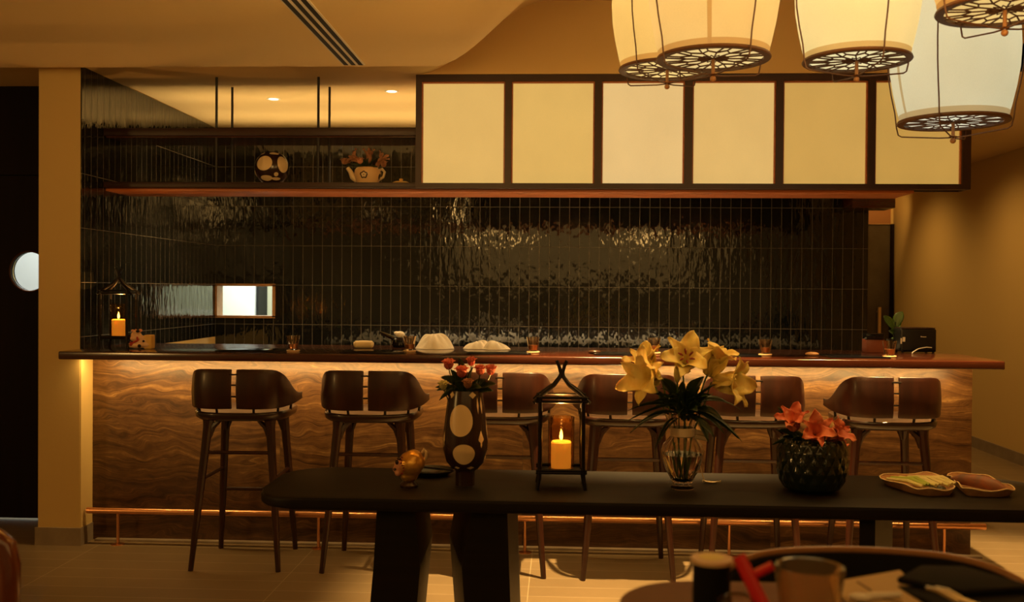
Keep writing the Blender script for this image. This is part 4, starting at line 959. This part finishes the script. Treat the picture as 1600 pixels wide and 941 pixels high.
for i in range(5):
    a = PI/2+i*2*PI/5; patch(b, tf, -.10+.17*math.cos(a), .052+.011*math.sin(a), .15, .0115, n=20)
patch(b, tf, 1.35, .045, .2, .018, n=20)
em = b.build('blossom_emblem', M['brown'], tp)
b = MB()
for i in range(5):
    a = PI/2+i*2*PI/5; patch(b, tf, -.10+.13*math.cos(a), .052+.0085*math.sin(a), .085, .0065, off=.0012, n=16)
b.build('emblem_petals', M['cream'], em)
gdr = 'dried flowers in the teapot planter'
TB = (-1.125, 5.76, SZ+.05)
for i, (l, hx, hz, L, dx, dz, op) in enumerate((('tan dried lily leaning left out of the shelf teapot', -.03, .125, .10, -.8, .5, .8), ('tallest tan dried lily in the middle of the shelf teapot', .012, .125, .095, .05, .9, .55), ('tan dried lily leaning right out of the shelf teapot', .055, .105, .10, .6, .75, .5))):
    lily(l, TB, (TB[0]+hx, TB[1]-.02, SZ+hz), (dx, -.3, dz), L, op, 1.1, i*.5, group=gdr, m=M['tan_petal'], anth=False, W_=.036, name='dried_lily',
         leaves=[((TB[0], TB[1]-.01, SZ+.10), (TB[0]+hx*1.2, TB[1]-.06, SZ+.15), .0, .026, .8)])
for l, hx, hz, m in (('drooping brown bloom hanging over the right of shelf teapot', .100, .100, M['tan_petal']), ('small pale pink blossom at the left front of the shelf teapot', -.035, .118, M['pinkskin']), ('brown bloom reaching far left of the shelf teapot', -.125, .115, M['tan_petal'])):
    rose(l, TB, (TB[0]+hx, TB[1]-.04, SZ+hz), .032, m=m, group='small blooms in the teapot planter', name='dried_bloom', leaves=[((TB[0], TB[1]-.01, SZ+.10), (TB[0]+hx*.7, TB[1]-.06, SZ+hz), .0, .02, .8)])
ld = thing('ceramic_cover', 'small cream teapot lid lying on the hanging shelf', 'lid', (-.915, 5.675, SZ))
MB().lathe([(0, 0), (.050, 0), (.052, .003), (.034, .011), (0, .015)], n=32).build('lid_body', M['yellow'], ld)
MB().lathe([(0, .013), (.009, .013), (.012, .022), (.007, .028), (0, .029)], n=20).build('knob', M['yellow'], ld)

# ================================================================== FOREGROUND
FZ = 1.0
ft = thing('high_table', 'brown wooden high table with rounded corners in the near foreground', 'table', (0, 0, 0))
MB().prism(rrect(.085, 1.45, .75, 1.485, .12, 12), FZ-.03, FZ, .006).build('tabletop', M['fgwood'], ft, auto=50)
MB().tube([(.78, 1.1, .02), (.78, 1.1, FZ-.03)], .04, 16).build('pedestal', M['blackm'], ft)
MB().lathe([(0, 0), (.28, 0), (.28, .012), (.04, .02), (0, .02)], (.78, 1.1, 0), 40).build('base_plate', M['blackm'], ft)
gl_ = thing('glass_tumbler', 'empty thick clear glass tumbler on the near high table', 'glass', (.325, 1.30, FZ+.0005))
MB().lathe([(0, 0), (.033, 0), (.036, .006), (.040, .04), (.0445, .072), (.0435, .0755), (.0395, .075), (.0355, .04), (.031, .018), (0, .014)], n=48).build('glass_body', mat('tumbler_glass', (.92, .74, .50), .06, trans=.92, ior=1.45), gl_)
cd = thing('black_cylinder_jar', 'black cylindrical jar with tan rim and pale yellow top, near foreground', 'jar', (.197, 1.285, FZ+.0005))
MB().lathe([(0, 0), (.024, 0), (.024, .082), (0, .082)], n=32).build('jar_body', M['blackcloth'], cd)
MB().lathe([(0, .0822), (.0265, .0822), (.0265, .0875), (.018, .088), (0, .086)], n=32).build('rim', M['holder'], cd)
MB().lathe([(0, .0865), (.0165, .0885), (.014, .0895), (0, .0895)], n=32).build('top', mat('pale_yellow', (.80, .66, .22), .5), cd)
jb = thing('round_glass_jar', 'small round glass jar under the red stirrer, near foreground', 'jar', (.222, 1.235, FZ+.0005))
MB().lathe([(0, 0), (.020, 0), (.030, .015), (.032, .030), (.024, .048), (.016, .054), (.014, .053), (.028, .030), (.026, .015), (0, .006)], n=36).build('jar_body', M['glass'], jb)
MB().lathe([(0, .0065), (.0245, .0155), (.026, .024), (0, .024)], n=30).build('orange_fill', mat('orange_fill', (.6, .2, .07), .5), jb)
rs = thing('red_stirrer', 'bright red crossed stirrer leaning over the round glass jar', 'stirrer', (.243, 1.235, FZ))
MB().tube([(.020, -.022, .006), (.008, -.008, .045), (-.018, .015, .100)], [.010, .009, .0085], 12).build('shaft', M['red'], rs)
MB().tube([(-.008, .008, .075), (.022, .004, .092)], .0058, 10).build('crossbar', M['red'], rs)
pl_ = thing('paper_napkin', 'cream folded paper with thin dark lines on the near high table', 'napkin', (.455, 1.33, FZ+.001))
pl_.rotation_euler = (.10, 0, 0); pl_.location.z = FZ+.0155
MB().prism([(-.075, .07), (.035, .12), (.05, -.12), (-.07, -.12)], 0, .005, .001).build('sheet', mat('cream_paper', (.55, .40, .20), .7), pl_)
MB().tube([(-.04, .07, .0056), (-.03, .04, .0056)], .0011, 6).tube([(-.01, -.0, .0056), (.02, -.05, .0056)], .0011, 6).tube([(.0, .0, .0056), (-.03, .02, .0056)], .0008, 6).build('lines', M['lattice'], pl_)
sp_ = thing('ceramic_spoon', 'white ceramic spoon resting on the cream paper, near foreground', 'spoon', (.418, 1.345, FZ+.0235))
MB().ball((-.018, -.01, .003), (.016, .010, .005), 16, 8).build('bowl', M['white'], sp_)
MB().tube([(-.008, -.008, .004), (.04, .006, .003)], [.005, .0035], 8).build('handle', M['white'], sp_)
nk = thing('black_napkin', 'folded black napkin or menu on the right of the near high table', 'napkin', (.555, 1.35, FZ+.0005))
MB().prism([(-.098, .055), (-.03, .125), (.035, .125), (.125, .0), (.15, -.12), (.0, -.16), (-.045, -.10)], 0, .016, .004).build('cloth_fold', M['blackcloth'], nk)
MB().prism([(-.085, .050), (-.03, .115), (.03, .115), (.09, .02), (-.02, -.01)], .0165, .026, .004).build('upper_fold', M['blackcloth'], nk)
fk = thing('fork', 'steel fork lying on the black napkin, tines catching light', 'fork', (.50, 1.295, FZ+.0265))
b = MB()
for i in (-1, 1): b.tube([(.012*i*.5-.012, .028, .008), (.012*i*.5-.004, .008, .010), (.012*i*.3+.010, -.02, .004)], [.0022, .0032, .0035], 8)
b.tube([(.010, -.02, .004), (.04, -.07, .003), (.08, -.13, .003)], [.006, .004, .005], 8); b.build('fork_body', M['steel'], fk)
ry = tag(MB().tube([(.655+.085*math.cos(a), 1.22+.14*math.sin(a), FZ+.008+.000*a) for a in [i*2*PI/60 for i in range(60)]], .004, 8, closed=True).prism([(.655+.085*math.cos(i*2*PI/40), 1.22+.14*math.sin(i*2*PI/40)) for i in range(40)], FZ+.0005, FZ+.0045, .001).build('oval_tray', M['fgwood']), 'brown oval tray with raised rim under the black napkin', 'tray')
ry.location = (.0, 0, 0)
nk.location.z = FZ+.0105; fk.location.z = FZ+.0365
# chair behind the near table
fc = thing('armchair', 'black barrel back chair with brown wood rim behind the near table', 'chair', (.53, 1.62, 0))
def arc(a, rx, ry_): return (rx*math.cos(a), ry_*math.sin(a))
A = [math.radians(-20+220*i/40) for i in range(41)]
topz = lambda a: .965-.05*(max(0, abs(a-PI/2)-.5))**2*1.3
MB().grid(lambda u, v: Vector((*arc(A[0]+(A[-1]-A[0])*u, .285, .20), lerp(.62, topz(A[0]+(A[-1]-A[0])*u)-.004, v))), 40, 6).build('backrest', M['blackcloth'], fc, solid=.03)
MB().tube([(*arc(a, .285, .20), topz(a)) for a in A], [.0065]*41, 10).build('top_rim', M['rim'], fc)
MB().prism([(.26*math.cos(i*2*PI/32), .02+.20*math.sin(i*2*PI/32)) for i in range(32)], .60, .67, .02).build('seat', M['blackcloth'], fc)
for x in (-.2, .2):
    for y in (-.12, .14): MB().tube([(x*1.1, y*1.1, 0), (x*.9, y, .61)], [.013, .018], 10).build('leg', M['rim'], fc)
# chair at the lower left corner
lc = thing('lacquered_chair', 'glossy dark red-brown chair back cut by the lower left corner', 'chair', (-1.170, 1.90, 0))
A2 = [(-.36, -.02, .925), (-.2, -.01, .945), (.0, 0, .945), (.06, 0, .938), (.085, 0, .918), (.094, 0, .88), (.094, .0, .80), (.08, .0, .66), (.05, 0, .45)]
MB().grid(lambda u, v: Vector((-.36+.43*u, -.02*math.sin(PI*u)-.01, lerp(.66, .925-.03*max(0, u-.8)*5*.3, v))), 16, 6).build('back_panel', M['fgchair'], lc, solid=.022)
MB().tube(A2, [.020, .021, .022, .022, .022, .021, .020, .018, .016], 14).build('back_frame', M['fgchair'], lc)
MB().prism(rrect(-.38, .08, -.46, .0, .06), .44, .48, .008).build('seat', M['fgchair'], lc)
for x, y in ((-.33, -.40), (.04, -.40), (-.33, -.03), (.045, -.02)): MB().tube([(x, y, 0), (x, y, .45)], [.014, .018], 10).build('leg', M['fgchair'], lc)
